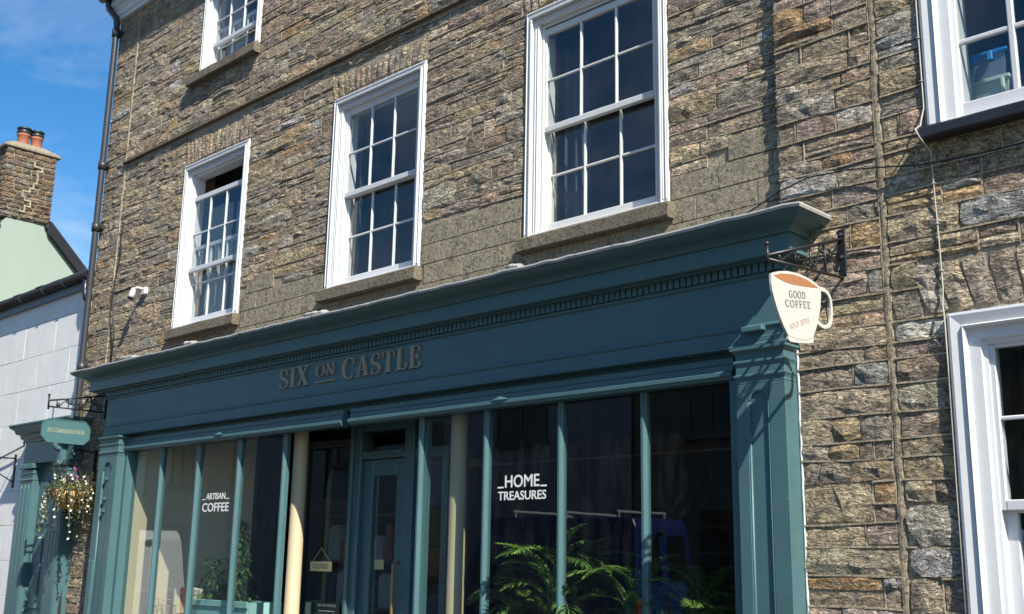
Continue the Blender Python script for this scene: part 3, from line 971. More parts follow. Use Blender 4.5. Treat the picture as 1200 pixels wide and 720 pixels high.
def curtain(x0, x1, z0, z1, y, folds, label, group=None, mat='net_curtain', sweepx=0.0, seed=0):
    mb = MB(); n = folds * 6; m = 8
    for i in range(n + 1):
        for k in range(m + 1):
            t = k / m
            u = i / n
            x = x0 + (x1 - x0) * u
            x += sweepx * (1 - t) ** 2 * (u - .0)
            mb.v.append((x, y + .028 * math.sin(u * folds * 2 * math.pi + seed + .6 * math.sin(t * 3)) + .01 * noise.noise(Vector((u * 9, t * 4, seed))), z0 + (z1 - z0) * t))
    for i in range(n):
        for k in range(m):
            a = i * (m + 1) + k
            mb.face((a, a + m + 1, a + m + 2, a + 1), True)
    n1 = len(mb.v)
    mb.v += [(p[0], p[1] + .004, p[2]) for p in mb.v]
    for f, mm in list(zip(mb.f, mb.m)):
        mb.face([n1 + i for i in f[::-1]], True)
    return tag(mb.build('curtain', MAT[mat], None, origin=(x0, y, z0)), label, 'curtain', group)
curtain(-9.98, -9.60, 3.95, 5.22, .24, 4, 'white net curtain gathered at the left of the half-open window with the lowered sash', seed=1)
curtain(-9.52, -9.22, 3.95, 5.20, .27, 3, 'white net curtain hanging in the middle of the half-open window with the lowered sash', seed=2)
curtain(-9.90, -9.58, 6.70, 7.70, .24, 3, 'white net curtain in the top floor window under the eaves', seed=3)
curtain(-5.10, -4.86, 3.95, 5.52, .30, 3, 'dim grey curtain at the left edge of the large window over the shop cornice', mat='grey_curtain', seed=4)
curtain(-7.45, -7.40, 3.95, 5.52, .20, 1, 'narrow pale curtain at the left edge of the window between the other two', mat='grey_curtain', seed=5)

# rainwater pipe at the left corner
def downpipe():
    mb = MB()
    mb.tube([(-12.07, -.16, 8.30), (-12.07, -.16, 8.14), (-12.04, -.13, 8.06), (-11.985, -.085, 7.98), (-11.972, -.075, 7.88), (-11.970, -.075, 7.6), (-11.96, -.075, 5.6), (-11.945, -.075, 3.7), (-11.90, -.075, 1.5), (-11.87, -.075, .12)], .037, 10)
    o = mb.build('downpipe', MAT['grey_pipe'], HB)
    for z, x in ((7.78, -11.971), (6.1, -11.962), (5.35, -11.957), (3.72, -11.945), (2.2, -11.917)):
        c = MB(); c.lathe([(.038, -.05), (.048, -.05), (.048, .05), (.038, .05)], (x, -.075, z), 12)
        c.box(x - .07, x + .07, -.04, .0, z - .02, z + .02)
        c.build('pipe_collar', MAT['grey_pipe'], o)
    mb = MB(); mb.tube([(-12.16, -.21, 8.245), (-3.3, -.21, 8.26)], .055, 10)
    mb.build('gutter', MAT['grey_pipe'], HB)
downpipe()

# ================================================================== shopfront
SF_ = thing('shopfront', (-7.1, -.2, 0), 'teal painted timber shopfront with moulded cornice, raised letters and tall glazed bays', 'shopfront')
T = MAT['teal_paint']
def shopfront():
    # cornice and frieze, carried round both ends
    mb = MB()
    prof = [(.0, 3.590), (.385, 3.560), (.387, 3.543), (.376, 3.536), (.360, 3.525), (.340, 3.516), (.318, 3.508), (.290, 3.499), (.268, 3.488), (.256, 3.476),
            (.254, 3.468), (.240, 3.468), (.240, 3.366), (.232, 3.360), (.192, 3.360), (.190, 3.350), (.165, 3.350), (.138, 3.346)]
    mb.sweep(prof, -11.12 - .11, -3.105 + .0, .13)
    mb.build('cornice', T, SF_)
    # dentils
    fas = MB()
    prof = [(.138, 3.35), (.138, 3.293), (.146, 3.288), (.146, 3.279), (.136, 3.270), (.13, 3.268), (.13, 3.006), (.142, 3.000), (.145, 2.990), (.140, 2.978), (.134, 2.974),
            (.134, 2.935), (.138, 2.931), (.138, 2.898), (.150, 2.890), (.150, 2.880), (.06, 2.876)]
    fas.sweep(prof, -11.12, -3.105, .13)
    f = fas.build('fascia', T, SF_)
    n = 176
    d0 = MB(); d0.box(-.0155, .0155, -.160, -.136, 3.297, 3.3485)
    first = None
    x0, x1 = -11.10, -3.13
    for k in range(n):
        x = x0 + (x1 - x0) * k / (n - 1)
        if first is None:
            o = d0.build('dentil', T, f); first = o
        else:
            o = first.copy(); COL.objects.link(o)
        o.matrix_basis = Matrix.Translation((x, 0, 0))
    # letters
    yl = -.131
    for txt, x0, w, zb, h in (('SIX', -7.975, .435, 3.080, .165), ('ON', -7.452, .265, 3.132, .096), ('CASTLE', -7.095, .955, 3.075, .165)):
        for c, m in serif_line(txt, (x0, yl, zb), XA, ZA, -YA, h, w, .016):
            m.build('letter', MAT['gold_letter'], f)
    m = MB(); m.box(-7.445, -7.195, -.146, -.129, 3.080, 3.094, .002); m.build('letter_underline', MAT['gold_letter'], f)
    m = MB(); m.box(-3.365, -3.225, -.178, -.128, 2.957, 2.990, .006); m.build('block', T, f)
    for xx in (-3.30, -3.17, -3.42):
        b_ = MB(); b_.lathe([(.0, .0), (.008, .0), (.006, .006), (0, .007)], (0, 0, 0), 8)
        o = b_.build('screw_head', T, f); o.matrix_basis = Matrix.Translation((xx, -.139, 2.915)) @ Matrix.Rotation(R_(90), 4, 'X')
    # lead capping on the cornice with turned-up lumps
    lead, lip = MB(), MB(); n = 90
    sa, sb, so = -11.12 - .11, -3.105, .13
    st = [('l', 0.0), ('c', 0)] + [('f', k / n) for k in range(1, n)] + [('d', 1), ('r', 1.0)]
    def cap_row(mb, prof):
        n0 = len(mb.v)
        for kind, u in st:
            for i, (o, z) in enumerate(prof):
                d = o - so
                xl, xr = sa - d, sb + d
                x = xl if kind in 'lc' else xr if kind in 'dr' else xl + (xr - xl) * u
                y = .02 if kind in 'lr' else -o
                j = .005 * noise.noise(Vector((x * 6, y * 4, 0))) + .004 * noise.noise(Vector((x * 21, y * 9, 3)))
                mb.v.append((x, y - abs(j) * .4 * (kind == 'f'), z + j * (1.4 if i else .3)))
        m_ = len(prof)
        for k in range(len(st) - 1):
            for i in range(m_ - 1):
                q = n0 + k * m_ + i; mb.face((q, q + m_, q + m_ + 1, q + 1))
    cap_row(lead, [(.0, 3.635), (.20, 3.605), (.384, 3.574)])
    cap_row(lip, [(.380, 3.5755), (.396, 3.572), (.399, 3.562), (.394, 3.548), (.36, 3.552)])
    ld = lead.build('lead_capping', MAT['lead'], SF_)
    lip.build('capping_edge', MAT['flaking_edge'], ld)
    for x, l in ((-10.30, .30), (-9.12, .16), (-7.20, .26), (-4.98, .10)):
        m = MB()
        k = 10; n0 = 0
        for i in range(k + 1):
            t = i / k; r = .022 * (1 + .4 * noise.noise(Vector((x * 9, t * 5, 0))))
            for q in range(8):
                a = 2 * math.pi * q / 8
                m.v.append((x + l * (t - .5), -.352 + math.cos(a) * r * 1.6, 3.586 + math.sin(a) * r + .012 * (1 - t)))
        for i in range(k):
            for q in range(8):
                m.face((i * 8 + q, (i + 1) * 8 + q, (i + 1) * 8 + (q + 1) % 8, i * 8 + (q + 1) % 8), True)
        m.face(list(range(8))); m.face([k * 8 + q for q in range(8)][::-1])
        m.build('lead_roll', MAT['flaking_edge'], ld)
    # the shadow gap and the transom below the fascia, broken over the doorway
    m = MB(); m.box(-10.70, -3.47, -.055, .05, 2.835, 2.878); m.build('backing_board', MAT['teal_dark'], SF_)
    for a, b in ((-10.70, -7.11), (-7.02, -3.47)):
        m = MB()
        p = [(.055, 2.842), (.096, 2.842), (.098, 2.838), (.098, 2.806), (.092, 2.803), (.092, 2.798), (.100, 2.795), (.100, 2.768), (.108, 2.764), (.124, 2.754), (.124, 2.733), (.112, 2.725), (.108, 2.712), (.03, 2.710)]
        n0 = len(m.v); k = len(p)
        for x in (a, b):
            m.v += [(x, -o, z) for o, z in p]
        for i in range(k - 1): m.face((n0 + i, n0 + k + i, n0 + k + i + 1, n0 + i + 1))
        m.face([n0 + i for i in range(k)]); m.face([n0 + k + i for i in range(k)][::-1])
        m.build('transom', T, SF_)
    m = MB(); m.box(-7.108, -7.022, -.05, .05, 2.71, 2.836); m.build('transom_joint', MAT['placard_black'], SF_)
    for x in (-8.9, -5.33):     # small carved lozenge
        m = MB()
        m.add([(x - .09, -.125, 2.757), (x, -.125, 2.730), (x + .09, -.125, 2.757), (x, -.125, 2.784), (x, -.142, 2.757)], [(0, 1, 4), (1, 2, 4), (2, 3, 4), (3, 0, 4)])
        m.build('lozenge', T, SF_)
    # mullions
    for x in (-10.035, -9.355, -8.663, -7.965, -6.223, -5.537, -4.844, -4.162):
        m = MB()
        p = [(-.019, .0), (-.019, -.036), (-.013, -.046), (-.008, -.060), (.008, -.060), (.013, -.046), (.019, -.036), (.019, .0)]
        n0 = 0; k = len(p)
        for z in (.80, 2.7095): m.v += [(x + a, y, z) for a, y in p]
        for i in range(k): m.face((i, (i + 1) % k, k + (i + 1) % k, k + i))
        m.build('mullion', T, SF_)
    # jambs at the two ends
    m = MB(); m.box(-10.685, -10.63, -.10, .10, .75, 2.709, .004); m.build('jamb', T, SF_)
    m = MB(); m.box(-3.50, -3.41, -.10, .10, .75, 2.709, .004); m.build('jamb', T, SF_)
    # head and sill rails, stall riser
    for a, b in ((-10.63, -7.965), (-6.223, -3.50)):
        m = MB(); m.box(a, b, -.14, .02, .72, .80, .01); m.build('sill_rail', T, SF_)
        m = MB(); m.box(a, b, -.09, .02, .14, .719, .0)
        nn = 4
        for k in range(nn):
            l, r = a + (b - a) * k / nn + .06, a + (b - a) * (k + 1) / nn - .06
            m.box(l, r, -.105, -.085, .22, .64, .008)
        m.build('stall_riser', T, SF_)
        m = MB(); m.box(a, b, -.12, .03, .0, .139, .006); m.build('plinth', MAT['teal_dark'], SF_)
    ed = [-10.63, -10.035, -9.355, -8.663, -7.965]
    for l, r in zip(ed[:-1], ed[1:]): pane(SF_, l, r, -.022, .80, 2.711, 'shop_pane')
    ed = [-6.223, -5.537, -4.844, -4.162, -3.50]
    for l, r in zip(ed[:-1], ed[1:]): pane(SF_, l, r, -.022, .80, 2.711, 'shop_pane')
    # pilasters
    for x0, x1, pl in ((-11.085, -10.685, 0), (-3.405, -3.092, 1)):
        m = MB()
        yf = -.18
        xa, xb = (x0 + .115, x1 - .095) if pl == 0 else (x0 + .075, x1 - .105)
        # shaft built round a sunk panel with a round head
        m.box(x0, xa, yf, .0, .0, 2.66, .003); m.box(xb, x1, yf, .0, .0, 2.66, .003)
        zt = 2.56 if pl else 2.52
        rr = (xb - xa) / 2; cx = (xa + xb) / 2
        k = 10
        ar = [(cx - rr * math.cos(math.pi * i / k), zt + rr * math.sin(math.pi * i / k)) for i in range(k + 1)]
        for (p0, p1) in zip(ar[:-1], ar[1:]):
            m.quad((p0[0], yf, p0[1]), (p1[0], yf, p1[1]), (p1[0], yf, 2.66), (p0[0], yf, 2.66))
            m.quad((p0[0], yf, p0[1]), (p0[0], yf + .016, p0[1]), (p1[0], yf + .016, p1[1]), (p1[0], yf, p1[1]))
        m.box(xa - .001, xb + .001, yf + .016, .0, .0, 2.659)
        zlow = 1.62 if pl == 0 else 0.0
        m.build('pilaster', T, SF_)
        # beads beside the panel
        m = MB()
        for xx in (xa + .006, xb - .006):
            m.tube([(xx, yf + .008, .15), (xx, yf + .008, zt)], .0075, 8)
        m.tube([(p[0] * .0 + cx + (p[0] - cx) * .93, yf + .008, zt + (p[1] - zt) * .93) for p in ar], .0075, 8)
        m.build('panel_bead', T, SF_)
        # capital: three mouldings
        for z0, z1, o in ((2.842, 2.866, .022), (2.774, 2.790, .008), (2.696, 2.710, .009)):
            m = MB()
            b_ = [(.18, z0 - .012), (.18 + o * .5, z0), (.18 + o, z0 + (z1 - z0) * .4), (.18 + o, z1), (.18, z1 + .006)]
            m.sweep(b_, x0, x1, .18); m.build('capital_moulding', T, SF_)
        m = MB(); m.box(x0 + .001, x1 - .001, -.179, .0, 2.6605, 2.836, .003); m.build('capital', T, SF_)
        m = MB(); m.box(x0 - .02, x1 + .02, -.20, .01, .0, .22, .008); m.build('base', T, SF_)
    # left pilaster: lower raised panel, bolts whose dark teal stands in for their shadows
    m = MB(); m.box(-11.06, -10.96, -.196, -.178, .3, 1.63, .006); m.build('lower_panel', T, SF_)
    for z in (2.42, 2.22, 2.10):
        m = MB(); m.box(-10.90, -10.865, -.20, -.16, z, z + .035, .006); m.build('bolt', MAT['teal_dark'], SF_)
    # white mortar line along the right pilaster
    m = MB(); pts = [(-3.083 + .004 * noise.noise(Vector((k * .7, 0, 0))), -.050, 2.84 * k / 60) for k in range(61)]
    m.tube(pts, [.007 + .003 * noise.noise(Vector((k * 1.3, 5, 0))) for k in range(61)], 6); m.build('filler_line', MAT['white_paint'], SF_)
    # recessed doorway
    Y0 = .45
    m = MB()
    m.box(-7.63, -7.48, Y0 - .06, Y0 + .07, .0, 2.80, .006); m.box(-6.92, -6.80, Y0 - .06, Y0 + .07, .0, 2.80, .006); m.box(-6.47, -6.40, Y0 - .05, Y0 + .06, .0, 2.56, .006)
    m.box(-7.60, -7.56, Y0 - .085, Y0 - .055, .0, 2.80, .005)
    m.box(-7.48, -6.92, Y0 - .06, Y0 + .07, 2.50, 2.56, .006)
    m.box(-7.48, -6.92, Y0 - .05, Y0 + .06, 2.74, 2.80, .006)
    m.box(-7.48, -6.92, Y0 - .085, Y0 - .055, 2.535, 2.56, .006)
    m.box(-6.80, -6.47, Y0 - .05, Y0 + .06, 2.48, 2.56, .006)
    m.build('door_frame', T, SF_)
    m = MB()
    m.box(-7.475, -7.355, Y0 - .02, Y0 + .03, .02, 2.495, .005); m.box(-7.045, -6.925, Y0 - .02, Y0 + .03, .02, 2.495, .005)
    m.box(-7.355, -7.045, Y0 - .02, Y0 + .03, 2.36, 2.495, .005); m.box(-7.355, -7.045, Y0 - .02, Y0 + .03, .02, .50, .005)
    d = m.build('door', T, SF_)
    pane(d, -7.355, -7.045, Y0 + .004, .50, 2.36); pane(SF_, -7.48, -6.92, Y0 + .01, 2.56, 2.74, 'fanlight')
    pane(SF_, -6.80, -6.47, Y0 + .01, .3, 2.48, 'side_light')
    m = MB(); m.tube([(-6.985, Y0 - .02, 1.66), (-6.985, Y0 - .075, 1.64), (-6.985, Y0 - .075, 1.25), (-6.985, Y0 - .02, 1.23)], .012, 8); m.build('handle', MAT['brass'], d)
    m = MB(); m.box(-7.345, -7.23, Y0 + .028, Y0 + .034, 1.60, 1.68); m.build('notice', MAT['sign_tan'], d)
    # glazed shop door to the left
    m = MB()
    m.box(-8.36, -8.28, Y0 - .02, Y0 + .03, .02, 2.70, .005); m.box(-7.70, -7.635, Y0 - .02, Y0 + .03, .02, 2.70, .005)
    m.box(-8.28, -7.70, Y0 - .02, Y0 + .03, .02, .30, .005); m.box(-8.28, -7.70, Y0 - .02, Y0 + .03, 2.64, 2.70, .005)
    d2 = m.build('glazed_door', MAT['placard_black'], SF_)
    pane(d2, -8.28, -7.70, Y0 + .004, .30, 2.64)
    # lobby ceiling and returns
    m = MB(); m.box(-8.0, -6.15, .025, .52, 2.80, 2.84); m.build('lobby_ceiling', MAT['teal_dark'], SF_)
    m = MB()
    x = -6.223
    m.box(x - .02, x + .02, .001, .05, .0, 2.699, .004); m.box(x - .02, x + .02, .38, .44, .0, 2.55, .004)
    m.box(x - .018, x + .018, .001, .44, 2.70, 2.80); m.box(x - .018, x + .018, .05, .38, .0, .75)
    m.build('lobby_return', T, SF_)
    # lettering on the glass
    yg = -.0235
    g1 = tag(sans_line('HOME', (-5.362, yg, 2.166), XA, ZA, -YA, .318, .084, .001, .012).build('lettering', MAT['vinyl_white'], SF_))
    for a, b in ((-5.432, -5.377), (-5.032, -4.977)):
        m = MB(); m.box(a, b, yg - .001, yg, 2.164, 2.175); m.build('lettering', MAT['vinyl_white'], SF_)
    sans_line('TREASURES', (-5.427, yg, 2.082), XA, ZA, -YA, .445, .060, .001, .012).build('lettering', MAT['vinyl_white'], SF_)
    sans_line('ARTISAN', (-9.198, yg, 2.190), XA, ZA, -YA, .320, .058, .001, .012).build('lettering', MAT['vinyl_white'], SF_)
    for a, b in ((-9.263, -9.213), (-8.863, -8.813)):
        m = MB(); m.box(a, b, yg - .001, yg, 2.188, 2.197); m.build('lettering', MAT['vinyl_white'], SF_)
    sans_line('COFFEE', (-9.253, yg, 2.080), XA, ZA, -YA, .445, .080, .001, .012).build('lettering', MAT['vinyl_white'], SF_)
shopfront()

# the room behind the shop windows
def shop_room():
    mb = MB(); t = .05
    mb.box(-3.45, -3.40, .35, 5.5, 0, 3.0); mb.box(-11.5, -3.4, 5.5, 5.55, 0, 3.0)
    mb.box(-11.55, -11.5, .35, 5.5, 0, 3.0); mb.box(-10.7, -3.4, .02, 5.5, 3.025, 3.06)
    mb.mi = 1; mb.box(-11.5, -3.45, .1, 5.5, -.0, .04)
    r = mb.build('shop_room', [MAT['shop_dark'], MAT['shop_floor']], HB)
    m = MB()     # splayed cream return wall on the left
    a, b = (-10.66, -.01), (-9.75, .84)
    m.add([(a[0], a[1], .05), (b[0], b[1], .05), (b[0], b[1], 3.0), (a[0], a[1], 3.0), (a[0] - .1, a[1] + .1, .05), (b[0] - .1, b[1] + .1, .05), (b[0] - .1, b[1] + .1, 3.0), (a[0] - .1, a[1] + .1, 3.0)],
          [(0, 1, 2, 3), (1, 5, 6, 2), (5, 4, 7, 6), (4, 0, 3, 7)])
    m.build('splayed_wall', MAT['cream'], HB)
    for x in (-8.005, -6.015):
        m = MB(); m.lathe([(.085, .04), (.085, .2), (.066, .22), (.062, 2.6), (.063, 2.98), (.08, 3.0)], (x, .150, 0), 28)
        m.build('column', MAT['cream'], HB)
    for a, b, h in ((-10.0, -8.4, .76), (-5.85, -3.5, 1.10)):
        m = MB(); m.box(a, b, .03, .75, h - .06, h, .004); m.box(a + .01, b - .01, .10, .70, .05, h - .06); m.build('display_shelf', MAT['wood'], HB)
shop_room()

# ================================================================== stone house on the right
RH = thing('stone_house', (-1.6, -.03, 0), 'stone house at the right edge with wide white window casings and a black painted sill', 'house')
def right_house():
    Y = -.042
    x0, x1 = -3.158, 1.5
    w5 = (-2.262, -.90, 3.925, 5.55)
    w6 = (-2.228, -.86, .75, 2.925)
    mb = MB()
    wall_sheet(mb, x0, x1, 0, 8.0, Y, .36, [(w5[0] + .012, w5[1] - .012, w5[2], w5[3] - .012), (w6[0] + .012, w6[1] - .012, w6[2], w6[3] - .012)])
    wall = mb.build('wall', MAT['mortar'], RH)
    ms = Masonry(Y)
    obs = [(w5[0] - .012, w5[1] + .012, 3.85, w5[3]), (w6[0] - .012, w6[1] + .012, .6, w6[3]), (-2.365, -.70, 2.925, 3.235),
           (-2.558, -2.515, 0, 8.0), (x0 - .1, -3.088, 0, 2.90), (x0 - .1, -3.075, 2.9, 3.50)]
    ms.rows(x0 + .004, -.55, 0.02, 6.2, [2.925, 3.235, 3.85, 3.925, 5.55], obs, .085, .165, .14, .42, .012, .016, .26, jumper=.10, thin=.22)
    ms.arch(-2.33, -.76, 2.935, .285, 13, .09, .016, .0, .012)
    ms.build(wall, 300, .010, .015)
    # party seam: a rough fillet of tan mortar
    seam(wall, -2.537, .02, 6.0, Y, .022, 9)
    # lower window: deep moulded casing
    def casing(a, b, c, d, yf):
        m = MB()
        prof = [(0, yf + .05), (.006, yf + .004), (.020, yf), (.072, yf + .012), (.080, yf - .004), (.090, yf + .006), (.094, yf + .030), (.150, yf + .034), (.156, yf + .050), (.175, yf + .055), (.178, yf + .19)]
        n0 = len(m.v)
        for o, y in prof:
            m.v += [(a + o, y, c), (a + o, y, d - o), (b - o, y, d - o), (b - o, y, c)]
        for i in range(len(prof) - 1):
            for k in range(3):
                q = n0 + i * 4 + k
                m.face((q, q + 4, q + 5, q + 1))
        return m
    m = casing(*w6, Y - .045)
    w = m.build('sash_window', MAT['white_paint'], RH)
    a, b = w6[0] + .17, w6[1] - .17
    sash(w, a, b, 1.945, 2.76, Y + .02, 3, 2, .03, .05, .032, cross=[2.385], bar=.02)
    sash(w, a, b, .78, 1.975, Y + .068, 3, 3, .04, .09, .060, cross=[1.245, 1.61], bar=.024)
    stone_sill(w, -2.25, -.84, .66, .75, Y - .1)
    m = MB(); m.box(a + .02, b - .02, Y + .16, Y + .165, .8, 1.86); m.build('blind', MAT['cream_net'], w)
    # upper window: casement with the black sill
    m = casing(*w5, Y - .03)
    w = m.build('casement_window', MAT['white_paint'], RH)
    a, b = w5[0] + .10, w5[1] - .10
    m = MB(); yf = Y + .03
    gx = [-2.115, -1.815, -1.515, -1.215, b - .05]
    m.box(a, -2.125, yf, yf + .045, 3.95, 5.44, .004); m.box(b - .05, b, yf, yf + .045, 3.95, 5.44, .004)
    m.box(-2.125, b - .05, yf, yf + .045, 3.94, 4.04, .004); m.box(-2.125, b - .05, yf, yf + .045, 5.38, 5.44, .004)
    for x in gx[1:-1]: m.box(x - .016, x + .016, yf + .006, yf + .038, 4.04, 5.38, .005)
    for z in (4.385, 4.735, 5.085): m.box(-2.125, b - .05, yf + .009, yf + .036, z - .013, z + .013, .005)
    m.build('casement', MAT['white_paint'], w)
    gz = [4.04, 4.385, 4.735, 5.085, 5.38]
    for l, r in zip(gx[:-1], gx[1:]):
        for c, d in zip(gz[:-1], gz[1:]): pane(w, l, r, yf + .02, c, d)
    m = MB(); m.box(-2.155, -2.140, yf - .012, yf + .002, 4.06, 4.13, .003); m.build('hinge', MAT['white_paint'], w)
    m = MB(); m.box(w5[0] + .1, w5[1] - .1, Y - .02, Y + .16, 3.905, 3.948, .004); m.build('timber_sill', MAT['white_paint'], w)
    stone_sill(w, -2.275, -.88, 3.848, 3.918, Y - .105, 'black_paint')
    m = MB(); m.box(-2.2, -.95, .22, .75, 4.06, 4.085, .004); m.build('window_board', MAT['white_paint'], RH)
    room('upper_room', RH, -2.45, 1.2, .335, 3.6, 3.6, 5.9, 'room_wall', 'wood', 'ceiling_paint')
    room('lower_room', RH, -2.45, 1.2, .335, 3.6, .3, 3.0, 'shop_dark', 'wood', 'ceiling_paint')
paint('cream_net', (.42, .43, .43), .8, None, .2, .05)
right_house()

def storage():
    t = thing('storage_box', (-2.05, .36, 4.085), 'pale green plastic tub standing inside the upper right window', 'storage tub', None)
    def tub(m, x0, x1, y0, y1, z0, z1, tap, wall=.008):
        v = []
        for z, k in ((z0, tap), (z1, 0)):
            v += [(x0 + k, y0 + k, z), (x1 - k, y0 + k, z), (x1 - k, y1 - k, z), (x0 + k, y1 - k, z)]
        for z, k in ((z1, wall), (z0 + wall, tap + wall)):
            v += [(x0 + k, y0 + k, z), (x1 - k, y0 + k, z), (x1 - k, y1 - k, z), (x0 + k, y1 - k, z)]
        f = [(3, 2, 1, 0)]
        for o in (0, 4, 8):
            for k in range(4): f.append((o + k, o + (k + 1) % 4, o + 4 + (k + 1) % 4, o + 4 + k))
        f.append((12, 13, 14, 15))
        m.add(v, f)
    m = MB(); tub(m, -2.205, -1.93, .24, .56, 4.087, 4.235, .02); m.build('tub_body', MAT['tub_green'], t)
    m = MB()
    for (a, b, c, d) in ((-2.215, -1.92, .228, .250), (-2.215, -1.92, .55, .572), (-2.215, -2.193, .250, .55), (-1.942, -1.92, .250, .55)):
        m.box(a, b, c, d, 4.222, 4.248, .006)
    m.build('rim', MAT['tub_green'], t)
    m = MB(); m.box(-1.975, -1.948, .222, .240, 4.12, 4.235, .008); m.box(-2.19, -2.165, .222, .240, 4.12, 4.235, .008); m.build('rib', MAT['tub_green'], t)
    t = thing('storage_box', (-2.05, .36, 4.25), 'see-through plastic box with a bright blue lid stacked on the pale green tub', 'storage box', None)
    m = MB(); tub(m, -2.195, -1.94, .245, .555, 4.249, 4.385, .012); m.build('box_body', MAT['box_clear'], t)
    m = MB(); m.box(-2.21, -1.922, .232, .568, 4.382, 4.408, .008); m.box(-2.16, -1.97, .27, .53, 4.408, 4.416, .004); m.build('lid', MAT['lid_blue'], t)
    m = MB(); m.box(-2.12, -2.09, .222, .240, 4.345, 4.40, .004); m.box(-2.03, -2.0, .222, .240, 4.345, 4.40, .004); m.build('clip', MAT['lid_blue'], t)
storage()

# cables on the right house
def cables():
    m = MB(); y = -.066
    p = [(-2.272, y, 5.6), (-2.270, y - .003, 5.0), (-2.272, y, 4.5), (-2.270, y, 4.05), (-2.283, y - .03, 3.94), (-2.283, -.165, 3.90), (-2.262, -.165, 3.85), (-2.250, y, 3.80), (-2.243, y - .004, 3.5), (-2.240, y, 3.3), (-2.238, y, 3.05), (-2.243, y - .006, 2.97), (-2.233, y - .02, 2.90), (-2.236, y - .01, 2.6), (-2.238, y - .01, 2.0), (-2.238, y - .01, 1.2)]
    m.tube(p, .0042, 8)
    t = tag(m.build('cable', MAT['cable_white'], None, origin=(-2.25, y, 3.5)), 'white cable clipped down the wall between the two white window casings at the right', 'cable')
    for z, x in ((5.0, -2.270), (4.72, -2.271), (4.45, -2.272), (4.2, -2.271), (3.62, -2.246), (3.4, -2.241), (3.15, -2.239), (2.75, -2.235), (2.5, -2.236), (2.2, -2.237), (1.9, -2.238), (1.6, -2.238)):
        c = MB(); c.box(x - .009, x + .009, y - .009, y + .02, z - .004, z + .004, .002); c.build('clip', MAT['cable_white'], t)
    m = MB()
    m.tube([(-3.50, -.045, 3.66), (-3.30, -.05, 3.73), (-3.15, -.075, 3.775), (-2.95, -.085, 3.815), (-2.7, -.085, 3.80), (-2.5, -.09, 3.765), (-2.3, -.085, 3.73), (-2.0, -.085, 3.715), (-1.5, -.085, 3.72), (-.6, -.085, 3.74)], .0042, 6)
    tag(m.build('wire', MAT['black_iron'], None, origin=(-2.9, -.085, 3.8)), 'thin black wire looping along the stone wall above the coffee cup sign', 'wire')
    m = MB()
    m.tube([(-11.38, -.02, 3.66), (-11.1, -.04, 3.68), (-10.8, -.04, 3.70), (-10.55, -.03, 3.66)], .009, 6)
    m.tube([(-11.35, -.045, 5.3), (-11.33, -.05, 4.9), (-11.42, -.05, 4.6), (-11.40, -.05, 4.3), (-11.30, -.05, 4.0), (-11.32, -.04, 3.7)], .007, 6)
    tag(m.build('wire', MAT['black_iron'], None, origin=(-11.3, -.04, 4.0)), 'old black wire hanging down the stonework beside the left downpipe', 'wire')
cables()

def floodlight():
    x, z = -10.80, 4.40
    t = thing('security_light', (x, -.02, z), 'small white security light on the stone wall left of the first floor windows', 'security light')
    m = MB(); m.box(x + .02, x + .10, -.05, .0, z - .03, z + .05, .008); m.build('back_plate', MAT['worn_white'], t)
    m = MB(); m.tube([(x + .05, -.045, z + .03), (x + .03, -.09, z + .04), (x - .005, -.12, z + .03)], .014, 8); m.build('arm', MAT['worn_white'], t)
    m = MB(); m.tube([(x - .012, -.115, z + .03), (x - .006, -.145, z - .075)], [.024, .038], 12); m.build('lamp_head', MAT['worn_white'], t)
    m = MB(); m.tube([(x - .0058, -.1455, z - .0755), (x - .005, -.149, z - .085)], [.035, .030], 12); m.build('lens', MAT['placard_black'], t)
floodlight()

